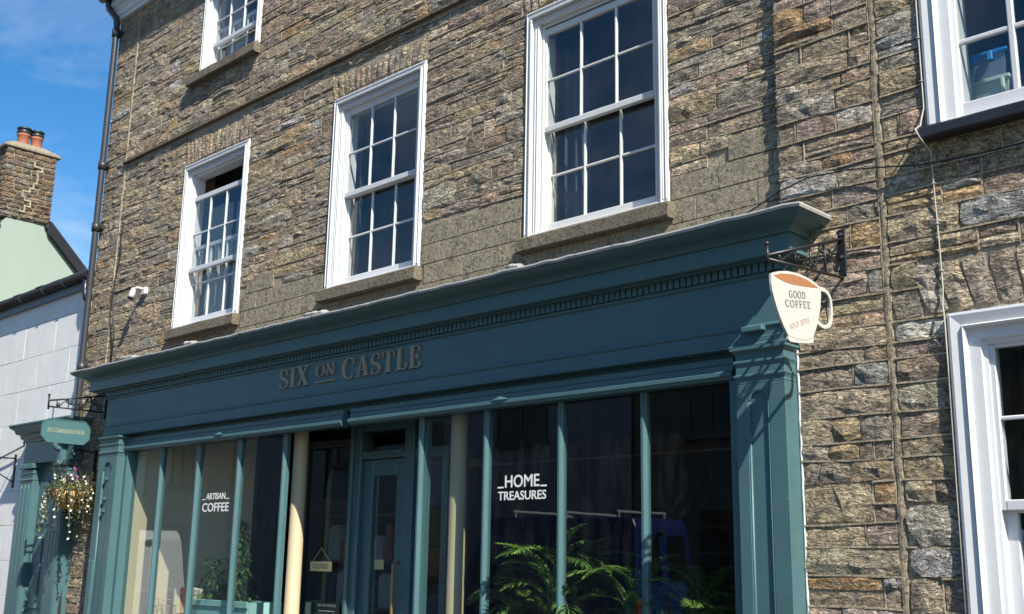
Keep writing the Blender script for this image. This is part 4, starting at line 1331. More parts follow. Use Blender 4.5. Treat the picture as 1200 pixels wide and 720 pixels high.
# ================================================================== hanging signs
def spiral(c, r0, r1, a0, turns, n=26, x=0):
    return [(x, c[0] + (r0 + (r1 - r0) * k / n) * math.cos(a0 + turns * 2 * math.pi * k / n), c[1] + (r0 + (r1 - r0) * k / n) * math.sin(a0 + turns * 2 * math.pi * k / n)) for k in range(n + 1)]
def s_scroll(x, y0, z0, y1, z1, r):
    """S-shaped iron scroll between two points in the plane x"""
    a = spiral((y0, z0), .006, r, 0, 1.35, 24, x)
    b = spiral((y1, z1), .006, r, math.pi, 1.35, 24, x)
    return a + b[::-1]
def bracket(x, yw, ye, ztw, zte, zbw, zbe, plate, label):
    t = thing('sign_bracket', (x, yw, (ztw + zbw) / 2), label, 'sign bracket')
    I = MAT['black_iron']
    m = MB(); m.box(x - .022, x + .022, yw - .012, yw + .03, plate[0], plate[1], .003); w = m.build('wall_plate', I, t)
    for z in (plate[0] + .03, (plate[0] + plate[1]) / 2, plate[1] - .03):
        m = MB(); m.tube([(x, yw - .012, z), (x, yw - .020, z)], .009, 8); m.build('bolt', MAT['lead'], w)
    m = MB(); m.tube([(x, yw - .01, ztw), (x, ye, zte)], .009, 8); m.build('top_bar', I, t)
    m = MB(); m.tube([(x, yw - .01, zbw), (x, ye, zbe)], .009, 8); m.build('lower_bar', I, t)
    m = MB(); m.tube([(x, ye, min(zte, zbe) - .03), (x, ye - .004, max(zte, zbe) + .05)], .010, 8); m.lathe([(.0, .0), (.014, .008), (.014, .02), (0, .03)], (x, ye - .004, max(zte, zbe) + .045), 8); m.build('end_post', I, t)
    n = 4
    for k in range(n):
        u0, u1 = .06 + .80 * k / n, .06 + .80 * (k + 1) / n
        def at(u): return yw + (ye - yw) * u, (ztw + (zte - ztw) * u), (zbw + (zbe - zbw) * u)
        ya, ta, ba = at(u0); yb, tb, bb = at(u1)
        h = min(ta - ba, tb - bb)
        r = max(.012, h * .24)
        up = k % 2 == 0
        pa = (ya - r, (ba + r + .01) if up else (ta - r - .01)); pb = (yb + r, (tb - r - .01) if up else (bb + r + .01))
        m = MB(); m.tube(s_scroll(x, pa[0], pa[1], pb[0], pb[1], r), .006, 6); m.build('scroll', I, t)
        m = MB(); m.tube([(x, yb, bb), (x, yb, tb)], .006, 6); m.build('rod', I, t)
    return t
def chain(x, y, z0, z1):
    m = MB(); n = max(2, round((z1 - z0) / .022))
    for k in range(n):
        c = z0 + (z1 - z0) * (k + .5) / n; h = (z1 - z0) / n * .72
        pts = []
        for i in range(13):
            a = 2 * math.pi * i / 12
            d = .007 * math.cos(a)
            pts.append((x + (d if k % 2 else 0), y + (0 if k % 2 else d), c + h * math.sin(a)))
        m.tube(pts, .0022, 5, False)
    return m
def cup_sign():
    X = -2.780
    bracket(X, -.050, -.835, 3.425, 3.165, 3.205, 3.145, (3.165, 3.480), 'black scrolled iron bracket above the coffee cup sign')
    t = thing('hanging_sign', (X, -.53, 3.12), 'white coffee cup shaped sign reading GOOD COFFEE hanging at the right end of the shopfront', 'sign')
    out = [(-0.82, 3.072), (-0.79, 3.087), (-0.747, 3.101), (-0.66, 3.12), (-0.555, 3.129), (-0.448, 3.124), (-0.385, 3.113), (-0.331, 3.099), (-0.328, 3.06), (-0.332, 3.031), (-0.341, 2.99), (-0.354, 2.951), (-0.370, 2.915), (-0.388, 2.879), (-0.41, 2.845), (-0.429, 2.817),
           (-0.425, 2.808), (-0.430, 2.788), (-0.47, 2.778), (-0.514, 2.771), (-0.57, 2.764), (-0.619, 2.759), (-0.66, 2.758), (-0.678, 2.768), (-0.677, 2.786), (-0.715, 2.825), (-0.747, 2.865), (-0.773, 2.905), (-0.795, 2.947), (-0.811, 2.985), (-0.819, 3.023)]
    m = MB(); m.plate([(y, z) for y, z in out], (X - .006, 0, 0), YA, ZA, XA, .012); m.build('cup_board', MAT['sign_white'], t)
    cof = [(-0.797, 3.070), (-0.73, 3.093), (-0.626, 3.110), (-0.54, 3.114), (-0.47, 3.112), (-0.40, 3.101), (-0.352, 3.090), (-0.42, 3.080), (-0.489, 3.072), (-0.56, 3.064), (-0.63, 3.058), (-0.69, 3.057), (-0.733, 3.060)]
    m = MB(); m.plate(cof, (X + .0062, 0, 0), YA, ZA, XA, .001); m.build('coffee', MAT['coffee_brown'], t)
    hd = [(-.338, 3.088), (-.310, 3.092), (-0.285, 3.092), (-.262, 3.088), (-0.240, 3.076), (-.226, 3.058), (-0.219, 3.035), (-.216, 3.005), (-0.218, 2.972), (-.224, 2.945), (-0.237, 2.920), (-.255, 2.905), (-0.275, 2.897), (-.30, 2.892), (-0.322, 2.892), (-.345, 2.896), (-.372, 2.905)]
    m = MB()
    for q in ribbon_poly(hd, [.020] * len(hd)): m.plate(q[::-1], (X - .005, 0, 0), YA, ZA, XA, .010)
    m.build('cup_handle', MAT['sign_white'], t)
    m = MB()
    rim = ribbon_poly([(-.678, 2.787), (-.60, 2.781), (-.514, 2.789), (-.429, 2.812)], [.004] * 4)
    for q in rim: m.plate(q, (X + .0062, 0, 0), YA, ZA, XA, .0008)
    m.build('foot_line', MAT['faded_red'], t)
    eu = (Vector((0, -.489, 3.007)) - Vector((0, -.657, 2.985))).normalized(); ev = Vector((0, -eu.z, eu.y))
    for txt, o, h, w, mat in (('GOOD', (0, -.655, 2.984), .036, .165, 'ink'), ('COFFEE', (0, -.693, 2.930), .036, .252, 'ink')):
        for c, q in serif_line(txt, (X + .0062, o[1], o[2]), eu, ev, XA, h, w, .0008, .16):
            q.build('letter', MAT[mat], t)
    eu = (Vector((0, -.453, 2.893)) - Vector((0, -.645, 2.825))).normalized(); ev = Vector((0, -eu.z, eu.y))
    for c, q in serif_line('SOLD HERE', (X + .0062, -.655, 2.820), eu, ev, XA, .026, .205, .0008, .12):
        q.build('letter', MAT['faded_red'], t)
    for y, z1 in ((-.674, 3.155), (-.455, 3.172)):
        ztop = {-.674: 3.118, -.455: 3.124}[y]
        chain(X, y, ztop - .012, z1 + .008).build('chain', MAT['black_iron'], t)
cup_sign()

def accommodation_sign():
    X = -11.336
    bracket(X, -.050, -.655, 3.345, 3.225, 3.165, 3.165, (3.10, 3.37), 'black scrolled iron bracket above the octagonal sign at the left end of the shopfront')
    t = thing('hanging_sign', (X, -.45, 3.05), 'teal eight-sided board reading ACCOMMODATION hanging above the flower basket', 'sign')
    o = [(-.64, 3.045), (-.25, 3.045), (-.190, 2.985), (-.190, 2.862), (-.25, 2.800), (-.64, 2.800), (-.702, 2.862), (-.702, 2.985)]
    m = MB(); m.plate(o, (X - .012, 0, 0), YA, ZA, XA, .024); b = m.build('board', MAT['teal_sign'], t)
    cy, cz = -.446, 2.9225
    m = MB()
    for k in range(8):
        p, q = o[k], o[(k + 1) % 8]
        p2 = (cy + (p[0] - cy) * .965, cz + (p[1] - cz) * .93); q2 = (cy + (q[0] - cy) * .965, cz + (q[1] - cz) * .93)
        m.plate([q, p, p2, q2] if False else [p, q, q2, p2], (X + .0122, 0, 0), YA, ZA, XA, .004)
    m.build('edge_moulding', MAT['teal_sign'], t)
    for c, q in serif_line('ACCOMMODATION', (X + .0122, -.648, 2.905), YA, ZA, XA, .044, .40, .001, .08):
        q.build('letter', MAT['gold_leaf'], t)
    for y in (-.60, -.29):
        chain(X, y, 3.035, 3.168).build('chain', MAT['black_iron'], t)
paint('teal_sign', (.065, .15, .155), .4, None, .2, .06)
paint('gold_leaf', (.40, .36, .22), .5, None, .2, .1)
accommodation_sign()

# ================================================================== leaves
def leaf(mb, p, d, l, w, droop=.2, up=None):
    """folded blade of four triangles along d"""
    d = Vector(d).normalized(); p = Vector(p)
    side = d.cross(up if up is not None else Vector((0, 0, 1)))
    if side.length < 1e-4: side = Vector((1, 0, 0))
    side.normalize(); nrm = side.cross(d)
    a = p; b = p + d * l * .45 + side * w / 2 + nrm * w * .12; c = p + d * l * .45 - side * w / 2 + nrm * w * .12
    mid = p + d * l * .45; e = p + d * l - Vector((0, 0, 1)) * l * droop
    mb.add([a, b, mid, c, e], [(0, 1, 2), (0, 2, 3), (1, 4, 2), (2, 4, 3)])
def frond(mb, stalk, p, az, elev, length, n, ll, lw, droop):
    pts = []
    q = Vector(p); e = elev
    for k in range(13):
        pts.append(q.copy())
        d = Vector((math.cos(az) * math.cos(e), math.sin(az) * math.cos(e), math.sin(e)))
        q = q + d * length / 12; e -= droop / 12
    stalk.tube(pts, [.006 * (1 - .8 * k / 12) + .001 for k in range(13)], 5, False)
    for k in range(n):
        t = .28 + .72 * k / (n - 1)
        i = min(11, int(t * 12)); f = t * 12 - i
        b = pts[i].lerp(pts[i + 1], f); d = (pts[i + 1] - pts[i]).normalized()
        side = d.cross(Vector((0, 0, 1)))
        if side.length < .01: side = Vector((math.sin(az), -math.cos(az), 0))
        side.normalize()
        sz = math.sin(math.pi * (.18 + .78 * (t - .28) / .72))
        for s in (1, -1):
            dd = (d * .75 + side * s * U(.75, 1.0) + Vector((0, 0, 1)) * U(.0, .25))
            leaf(mb, b, dd, ll * sz * U(.85, 1.1), lw, U(.12, .32))
def pot(x, y, z, r, h, mat, parent):
    m = MB(); m.lathe([(0, 0), (r * .78, 0), (r, h * .9), (r * 1.07, h * .9), (r * 1.07, h), (r * .94, h), (r * .90, h * .88), (0, h * .88)], (x, y, z), 20); m.build('pot', MAT[mat], parent)
def palm(x, y, z, h, nf, label, rise=.1):
    t = thing('potted_palm', (x, y, z), label, 'potted palm', 'palms in the right shop window')
    pot(x, y, z, .11, .20, 'pot_grey', t)
    m, s = MB(), MB()
    for k in range(nf):
        az = k * 2.399 + U(-.3, .3)
        el = R_(U(35, 84)); L = h * U(.70, 1.10)
        zz = z + .2 + rise * U(.0, 1.0)
        # the glass is close: fronds that would lean into it are turned along it
        if math.sin(az) < 0: az = math.atan2(math.sin(az) * .25, math.cos(az))
        p = (x + U(-.05, .05), y + U(-.02, .05), zz)
        if rise: s.tube([(x + U(-.03, .03), y, z + .19), p], .006, 5)
        frond(m, s, p, az, el, L, 19, .15 * (h / .55) * U(.85, 1.15), .019, U(.9, 2.2))
    m.build('fronds', MAT['leaf_palm'], t); s.build('stalks', MAT['leaf_palm'], t)
palm(-5.12, .21, 1.10, .58, 44, 'tall feathery palm behind the shop glass below HOME TREASURES', .25)
palm(-5.46, .19, 1.10, .40, 28, 'shorter leafy palm at the left foot of the tall palm in the right shop window', .08)
palm(-4.45, .20, 1.10, .50, 38, 'arching palm behind the last mullion of the right shop window', .18)
palm(-3.98, .20, 1.10, .46, 32, 'low spreading palm in the rightmost shop pane beside the pilaster', .10)

def shop_tree():
    x, y, z = -8.95, .20, .76
    pl = thing('planter', (x - .2, y, z), 'pale aqua trough planter under the small tree in the left shop window', 'planter')
    m = MB()
    x0, x1, y0, y1, z1 = -9.40, -8.50, .04, .40, 1.30
    m.box(x0, x1, y0, y0 + .02, z, z1, .005); m.box(x0, x1, y1 - .02, y1, z, z1, .005)
    m.box(x0, x0 + .02, y0 + .02, y1 - .02, z, z1 - .002); m.box(x1 - .02, x1, y0 + .02, y1 - .02, z, z1 - .002)
    m.box(x0 - .015, x1 + .015, y0 - .015, y0 + .0, z1 - .05, z1 + .006, .004)
    m.build('trough', MAT['aqua_planter'], pl)
    m = MB(); m.box(x0 + .021, x1 - .021, y0 + .021, y1 - .021, z + .3, z1 - .06); m.build('soil', MAT['wood'], pl)
    t = thing('potted_tree', (x, y, 1.24), 'small bushy indoor tree in the aqua trough behind the left shop window', 'indoor tree')
    m = MB(); m.tube([(x, y, 1.2), (x + .01, y, 1.5), (x - .02, y + .02, 1.95)], [.016, .012, .005], 7)
    m.tube([(x - .3, y, 1.2), (x - .35, y, 1.45)], [.01, .004], 6); m.build('trunk', MAT['wood'], t)
    f = MB()
    for k in range(750):
        if k < 470:
            h = U(0, 1); r = .17 * math.sqrt(max(.02, 1 - abs(h - .25) ** 1.2)) * U(.2, 1); cx = x + .03; zz = 1.30 + .70 * h
            r *= (1 - .55 * h)
        else:
            h = U(0, 1); r = .26 * U(.1, 1) * (1 - .5 * h); cx = x - .33; zz = 1.25 + .42 * h
        a = U(0, 6.283)
        p = (cx + r * math.cos(a) * 1.25, y + r * math.sin(a) * .75, zz)
        leaf(f, p, (math.cos(a + U(-.8, .8)), math.sin(a + U(-.8, .8)), U(-.7, .4)), U(.05, .085), U(.018, .028), .25)
    f.build('foliage', MAT['leaf_tree'], t)
shop_tree()

def wire_basket(x, y, z, w, d, h, label):
    t = thing('wire_basket', (x, y, z), label, 'wire basket', 'wire baskets in the left shop window')
    m = MB()
    def rect(k, zz, r):
        a, b = w / 2 * k, d / 2 * k
        m.tube([(x - a, y - b, zz), (x + a, y - b, zz), (x + a, y + b, zz), (x - a, y + b, zz), (x - a, y - b, zz)], r, 6)
    for i in range(5): rect(.85 + .15 * i / 4, z + .005 + h * i / 4, .004 if i in (0, 4) else .0022)
    m.build('basket_hoops', MAT['wire'], t)
    m = MB()
    for i in range(11):
        u = -1 + 2 * i / 10
        for s in (-1, 1):
            m.tube([(x + u * w / 2 * .85, y + s * d / 2 * .85, z + .005), (x + u * w / 2, y + s * d / 2, z + h)], .0022, 5)
        m.tube([(x + u * w / 2 * .85, y - d / 2 * .85, z + .005), (x + u * w / 2 * .85, y + d / 2 * .85, z + .005)], .002, 5)
    for i in range(6):
        v = -1 + 2 * i / 5
        for s in (-1, 1): m.tube([(x + s * w / 2 * .85, y + v * d / 2 * .85, z + .005), (x + s * w / 2, y + v * d / 2, z + h)], .0022, 5)
    m.build('basket_wires', MAT['wire'], t)
    for s in (-1, 1):
        m = MB(); m.tube([(x + s * w / 2, y - .06, z + h), (x + s * w / 2 * 1.03, y - .05, z + h + .06), (x + s * w / 2 * 1.03, y + .05, z + h + .06), (x + s * w / 2, y + .06, z + h)], .005, 6); m.build('handle', MAT['wire'], t)
def pedestal(x0, x1, y0, y1, z0, z1, label):
    m = MB(); m.box(x0, x1, y0, y1, z0, z1, .006); m.box(x0 - .02, x1 + .02, y0 - .02, y1 + .02, z1, z1 + .03, .006); m.box(x0 - .015, x1 + .015, y0 - .015, y1 + .015, z0, z0 + .06, .004)
    tag(m.build('crate', MAT['wood'], None, origin=((x0 + x1) / 2, (y0 + y1) / 2, z0)), label, 'display crate')
pedestal(-9.98, -9.58, .24, .62, .76, 1.12, 'wooden display crate under the wire baskets in the left window')
wire_basket(-9.78, .43, 1.152, .36, .30, .17, 'upper wire basket of folded goods on the crate in the left window')
wire_basket(-10.20, .16, .762, .26, .2, .45, 'tall wire basket standing at the foot of the cream wall')
def goods():
    m = MB()
    for k in range(3):
        m.box(-9.92 + k * .1, -9.835 + k * .1, .32, .54, 1.166, 1.36 + U(-.03, .03), .012)
    tag(m.build('paper_bag', MAT['paper'], None, origin=(-9.78, .43, 1.166)), 'row of pale paper packets inside the upper wire basket', 'packets')
goods()

def shelf_unit():
    x0, x1, y0, y1 = -9.55, -8.35, 1.55, 1.95
    t = thing('shelf_unit', ((x0 + x1) / 2, (y0 + y1) / 2, .04), 'dark wooden shelf unit standing deep in the shop behind the small tree', 'shelf unit')
    for x in (x0, x1 - .03):
        m = MB(); m.box(x, x + .03, y0, y1, .042, 2.3, .003); m.build('upright', MAT['wood'], t)
    for z in (.3, .75, 1.2, 1.65, 2.1):
        m = MB(); m.box(x0 + .03, x1 - .03, y0, y1, z, z + .025, .003); m.build('shelf', MAT['wood'], t)
    for z in (1.225, 1.675):
        k = 0; x = x0 + .06
        while x < x1 - .2:
            w = U(.1, .2); h = U(.16, .34); k += 1
            m = MB(); m.box(x, x + w, y0 + .05, y0 + .3, z + .001, z + h, .012); m.box(x + .02, x + w - .02, y0 + .07, y0 + .28, z + h, z + h + .02, .004)
            ci = (k + (z > 1.5)) % 4
            o = m.build('canister', MAT[('room_wall', 'shop_dark', 'cream_net', 'terracotta')[ci]], None, origin=(x + w / 2, y0 + .17, z))
            tag(o, ('%s %s lidded box, %s on the %s shelf inside the shop' % (('tall', 'low')[h < .25], ('beige', 'black', 'grey', 'red')[ci], ('first from the left', 'second from the left', 'third from the left', 'fourth from the left', 'fifth from the left', 'sixth from the left', 'seventh from the left')[min(k - 1, 6)], ('lower', 'upper')[z > 1.5])), 'box', 'boxes on the shop shelf')
            x += w + U(.02, .06)
shelf_unit()

def door_signs():
    y = .415; z0, z1 = 1.575, 1.657; x0, x1 = -8.145, -7.840
    t = thing('hanging_sign', (-7.99, y, 1.77), 'small tan sign reading CLOSED hanging on a string in the doorway', 'sign')
    m = MB(); m.box(x0, x1, y, y + .008, z0, z1, .002); m.build('board', MAT['sign_tan'], t)
    sans_line('CLOSED', (x0 + .045, y - .0003, z0 + .022), XA, ZA, -YA, .215, .040, .0008, .004).build('lettering', MAT['ink'], t)
    m = MB(); m.tube([(x0 + .03, y + .004, z1), (-7.995, y + .004, 1.770), (x1 - .03, y + .004, z1)], .003, 5); m.build('string', MAT['sign_tan'], t)
    m = MB(); m.tube([(-7.995, y - .004, 1.768), (-7.995, y + .016, 1.768)], .006, 6); m.build('hook', MAT['brass'], t)
    t = thing('notice_board', (-7.88, y, 1.0), 'black placard with white lettering at the bottom of the glazed shop door', 'placard')
    m = MB(); m.box(-8.045, -7.705, y, y + .008, .98, 1.325, .003); m.build('board', MAT['placard_black'], t)
    sans_line('SIX ON CASTLE', (-8.00, y - .0003, 1.285), XA, ZA, -YA, .25, .020, .0008, .004).build('lettering', MAT['vinyl_white'], t)
    for k, (a, b) in enumerate(((-7.96, -7.79), (-7.99, -7.76), (-7.97, -7.78), (-7.95, -7.80))):
        pass
    m = MB()
    for k, zz in enumerate((1.245, 1.215, 1.185, 1.155)):
        m.box(-7.99, -7.76, y - .0011, y - .0003, zz, zz + .008)
    m.build('ruled_line', MAT['vinyl_white'], t)
door_signs()

# ================================================================== hanging flower basket
def hanging_basket():
    x, y, z = -11.50, -.25, 2.14
    b = thing('basket_bracket', (x, -.03, 2.72), 'black iron hook bracket holding the flower basket on the stone pier', 'bracket')
    m = MB(); m.box(x - .02, x + .02, -.045, .01, 2.45, 2.78, .003); m.build('wall_plate', MAT['black_iron'], b)
    m = MB(); m.tube([(x, -.04, 2.75), (x, -.20, 2.765), (x, -.26, 2.75), (x, -.285, 2.72), (x, -.265, 2.69), (x, -.245, 2.70)], .009, 8)
    m.tube([(x, -.04, 2.50), (x, -.10, 2.60), (x, -.19, 2.76)], .007, 8); m.build('arm', MAT['black_iron'], b)
    t = thing('hanging_basket', (x, y, z), 'coir lined hanging basket with trailing white flowers and pink blooms', 'flower basket')
    m = MB(); m.lathe([(0, 0), (.08, .01), (.14, .06), (.18, .13), (.195, .20), (.18, .20), (.10, .17), (0, .165)], (x, y, z), 22)
    for i, v in enumerate(m.v): m.v[i] = (v[0] + U(-.006, .006), v[1] + U(-.006, .006), v[2] + U(-.006, .006))
    m.build('liner', MAT['liner'], t)
    m = MB()
    for zz, r in ((.20, .203), (.13, .188), (.06, .148)):
        m.tube([(x + r * math.cos(a * .2618), y + r * math.sin(a * .2618), z + zz) for a in range(25)], .004, 6)
    for k in range(10):
        a = 2 * math.pi * k / 10
        m.tube([(x + r * math.cos(a), y + r * math.sin(a), z + zz) for r, zz in ((.04, -.004), (.148, .06), (.188, .13), (.203, .20))], .003, 5)
    m.build('wire_frame', MAT['black_iron'], t)
    m = MB()
    for k in range(3):
        a = 2 * math.pi * k / 3 + .4
        m.tube([(x + .2 * math.cos(a), y + .2 * math.sin(a), z + .2), (x, y - .0, 2.695)], .003, 5)
    m.build('chain', MAT['black_iron'], t)
    f, s = MB(), MB()
    fl = []
    for k in range(360):
        a = U(0, 6.283); r = .25 * math.sqrt(U(0, 1)); h = z + .2 + U(0, .16) * (1 - r / .3)
        leaf(f, (x + r * math.cos(a), y + r * math.sin(a), h), (math.cos(a) + U(-.5, .5), math.sin(a) + U(-.5, .5), U(-.3, .9)), U(.04, .08), U(.014, .026), .3)
    for k in range(60):
        a = U(0, 6.283); r = .22 * math.sqrt(U(0.1, 1)); fl.append((x + r * math.cos(a), y + r * math.sin(a), z + .24 + U(0, .12)))
    for k in range(40):     # trails
        a = U(0, 6.283); r = U(.17, .23)
        L = U(.12, .52); pts = []
        for i in range(9):
            u = i / 8
            pts.append((x + (r + .05 * math.sin(u * 2.2) + .02 * u) * math.cos(a + .15 * u), y + (r + .05 * math.sin(u * 2.2)) * math.sin(a + .15 * u), z + .21 + .04 * math.sin(u * 3) - L * u))
        s.tube(pts, .0022, 4, False)
        for i in range(1, 9):
            for q in range(2):
                leaf(f, pts[i], (U(-1, 1), U(-1, 1), U(-.6, .4)), U(.022, .042), U(.012, .018), .3)
            if rnd.random() < .62: fl.append(tuple(Vector(pts[i]) + Vector((U(-.02, .02), U(-.02, .02), U(-.02, .02)))))
    for k in range(16):
        a = U(0, 6.283); p = Vector((x + .1 * math.cos(a), y + .1 * math.sin(a), z + .2))
        q = p + Vector((.12 * math.cos(a), .12 * math.sin(a), U(.12, .3)))
        s.tube([p, p.lerp(q, .5) + Vector((0, 0, .03)), q], .002, 4, False)
        for i in range(4): leaf(f, p.lerp(q, .3 + .2 * i), (U(-1, 1), U(-1, 1), U(0, 1)), .05, .012, .2)
    f.build('foliage', MAT['leaf_basket'], t); s.build('stems', MAT['leaf_basket'], t)
    m = MB()
    for p in fl:
        n = Vector((U(-1, 1), U(-1.2, .3), U(-.2, 1))).normalized(); u = n.orthogonal().normalized(); v = n.cross(u)
        r = U(.010, .018); c = Vector(p)
        ring_ = [c + (u * math.cos(6.283 * i / 10) + v * math.sin(6.283 * i / 10)) * r * (1 if i % 2 else .55) + n * (.003 if i % 2 else 0) for i in range(10)]
        m.add([c - n * .003] + ring_, [(0, 1 + i, 1 + (i + 1) % 10) for i in range(10)])
    stuff(m.build('white_flowers', MAT['petal_white'], t))
    for (dx, dy, dz) in ((.08, -.02, .40), (-.02, -.03, .34), (.03, .05, .315)):
        m = MB()
        for k in range(22):
            c = Vector((x + dx, y + dy, z + dz)) + Vector((U(-1, 1), U(-1, 1), U(-1, 1))) * .022
            leaf(m, c, (U(-1, 1), U(-1, 1), U(-.5, 1)), .026, .018, .1)
        m.tube([(x + dx, y + dy, z + dz), (x + dx * .6, y + dy * .6, z + .2)], .002, 4)
        m.build('pink_flower', MAT['petal_pink'], t)
hanging_basket()

# ================================================================== houses on the left
WH = thing('white_house', (-16, 0, 0), 'low white rendered house with black gutter left of the stone house', 'house')
def white_house():
    x0, x1 = -25.0, -12.03
    mb = MB()
    mb.box(x0, x1, .012, 6, 0, 4.72)
    w = mb.build('wall', MAT['seam_grey'], WH)
    # render lined out into large blocks
    z = .0; row = 0; H = .402
    while z < 4.68:
        x = x1 + (-.42 if row % 2 else 0)
        ze = min(z + H, 4.70)
        r = x1
        while r > x0 + .02:
            l = max(x0, (x if r == x1 and row % 2 else r - .86))
            if l >= r - .02: l = max(x0, r - .86)
            m = MB(); m.box(l + .001, r - .001, -.001 + U(-.0012, .0012), .02, z + .002, ze - .002, .0025)
            hid = (l > -13.1 and ze < 2.7)
            if not hid: m.build('render_block', MAT['white_render'], w)
            r = l
        z += H; row += 1
    m = MB(); m.add([(x0, -.045, 4.60), (x1 + .0, -.045, 4.665), (x1 + .0, -.045, 4.79), (x0, -.045, 4.725), (x0, .011, 4.60), (x1, .011, 4.665), (x1, .011, 4.79), (x0, .011, 4.725)],
                    [(0, 1, 2, 3), (0, 4, 5, 1), (1, 5, 6, 2), (3, 2, 6, 7), (0, 3, 7, 4)])
    m.build('fascia_board', MAT['grey_board'], WH)
    m = MB(); m.tube([(x0, -.085, 4.735), (x1 + .03, -.085, 4.80)], .05, 12); g_ = m.build('gutter', MAT['black_iron'], WH)
    for x in (-13.75, -13.1, -12.55, -14.5):
        zz = 4.735 + (x - x0) / (x1 - x0) * .065
        m = MB(); m.tube([(x - .03, -.085, zz), (x + .03, -.085, zz)], .058, 12); m.build('gutter_joint', MAT['black_iron'], g_)
    m = MB(); m.tube([(x1 - .02, -.085, 4.77), (x1 - .02, -.085, 4.62), (x1 - .0, -.08, 4.55), (x1 + .04, -.08, 4.50)], .034, 10); m.build('outlet', MAT['black_iron'], g_)
    # slate roof, overhanging slates with a ragged lower edge
    m = MB(); m.add([(x0, -.06, 4.78), (x1, -.06, 4.83), (x1, 3.2, 5.75), (x0, 3.2, 5.75), (x0, 6.3, 4.8), (x1, 6.3, 4.8)], [(0, 1, 2, 3), (3, 2, 5, 4), (0, 3, 4), (1, 5, 2)])
    m.build('roof', MAT['slate'], WH)
    x = x0
    m = MB()
    while x < x1 - .02:
        w_ = .22; j = U(-.012, .012)
        z0 = 4.79 + (x - x0) / (x1 - x0) * .05
        m.box(x + .003, min(x1, x + w_ - .003), -.115 + j, .1, z0 + .0, z0 + .014)
        x += w_
    stuff(m.build('eaves_slates', MAT['slate'], WH))
    # door surround in teal
    dc = MB()
    prof = [(0, 3.155), (.30, 3.135), (.302, 3.12), (.29, 3.10), (.27, 3.085), (.25, 3.07), (.235, 3.03), (.20, 3.02), (.19, 2.98), (.165, 2.965), (.16, 2.94), (.145, 2.93), (.145, 2.69), (.06, 2.685)]
    dc.sweep(prof, -13.03, -11.80, .145)
    case = dc.build('door_case', MAT['teal_paint'], WH)
    for a, b in ((-13.06, -12.72), (-12.17, -11.86)):
        m = MB(); m.box(a, b, -.15, .0, 0, 2.62, .005)
        for k in range(3):
            c = a + .07 + (b - a - .14) * k / 2
            m.tube([(c, -.150, .3), (c, -.150, 2.45)], .012, 8)
        m.box(a + .02, b - .02, -.158, -.14, .3, 2.42, .006)
        p = m.build('door_post', MAT['teal_paint'], WH)
        for z0, z1, o in ((2.63, 2.688, .022), (2.57, 2.585, .010), (2.50, 2.512, .008)):
            m = MB(); m.box(a - o, b + o, -.155 - o, .0, z0, z1, .008); m.build('moulding', MAT['teal_paint'], p)
        # scrolled console under the cornice
    m = MB(); m.tube(spiral((-.21, 2.86), .02, .075, 0, 1.3, 24, -12.0), .028, 8); m.box(-12.06, -11.94, -.20, -.10, 2.62, 2.84, .02); m.build('console', MAT['teal_paint'], case)
    m = MB(); m.box(-12.72, -12.17, -.06, .0, .02, 2.60)
    for (l, r) in ((-12.68, -12.47), (-12.42, -12.21)):
        for (z0, z1) in ((.2, 1.0), (1.1, 1.9), (2.0, 2.5)): m.box(l, r, -.075, -.055, z0, z1, .012)
    m.build('door', MAT['teal_paint'], WH)
    m = MB(); m.box(-12.72, -12.17, -.064, .0, 2.601, 2.686); m.build('door_head', MAT['teal_dark'], WH)
paint('seam_grey', (.55, .55, .54), .9, None, .2, .05)
paint('grey_board', (.13, .15, .18), .5, None, .3, .1)
white_house()
def wall_hook():
    # small iron arm on the white wall
    t = thing('wall_bracket', (-13.85, -.02, 2.6), 'thin iron arm and wire on the white wall left of the teal door case', 'bracket')
    m = MB(); m.box(-13.62, -13.59, -.02, .0, 2.45, 2.85, .003); m.build('wall_plate', MAT['black_iron'], t)
    m = MB(); m.tube([(-13.605, -.02, 2.80), (-13.605, -.35, 2.80), (-13.605, -.62, 2.78)], .008, 7); m.tube([(-13.605, -.02, 2.52), (-13.605, -.2, 2.62), (-13.605, -.45, 2.79)], .007, 7); m.build('arm', MAT['black_iron'], t)
    m = MB(); m.tube([(-15.2, -.03, 2.72), (-14.2, -.05, 2.78), (-13.3, -.05, 2.93), (-13.05, -.16, 2.95)], .010, 6); m.build('cable', MAT['black_iron'], t)
wall_hook()

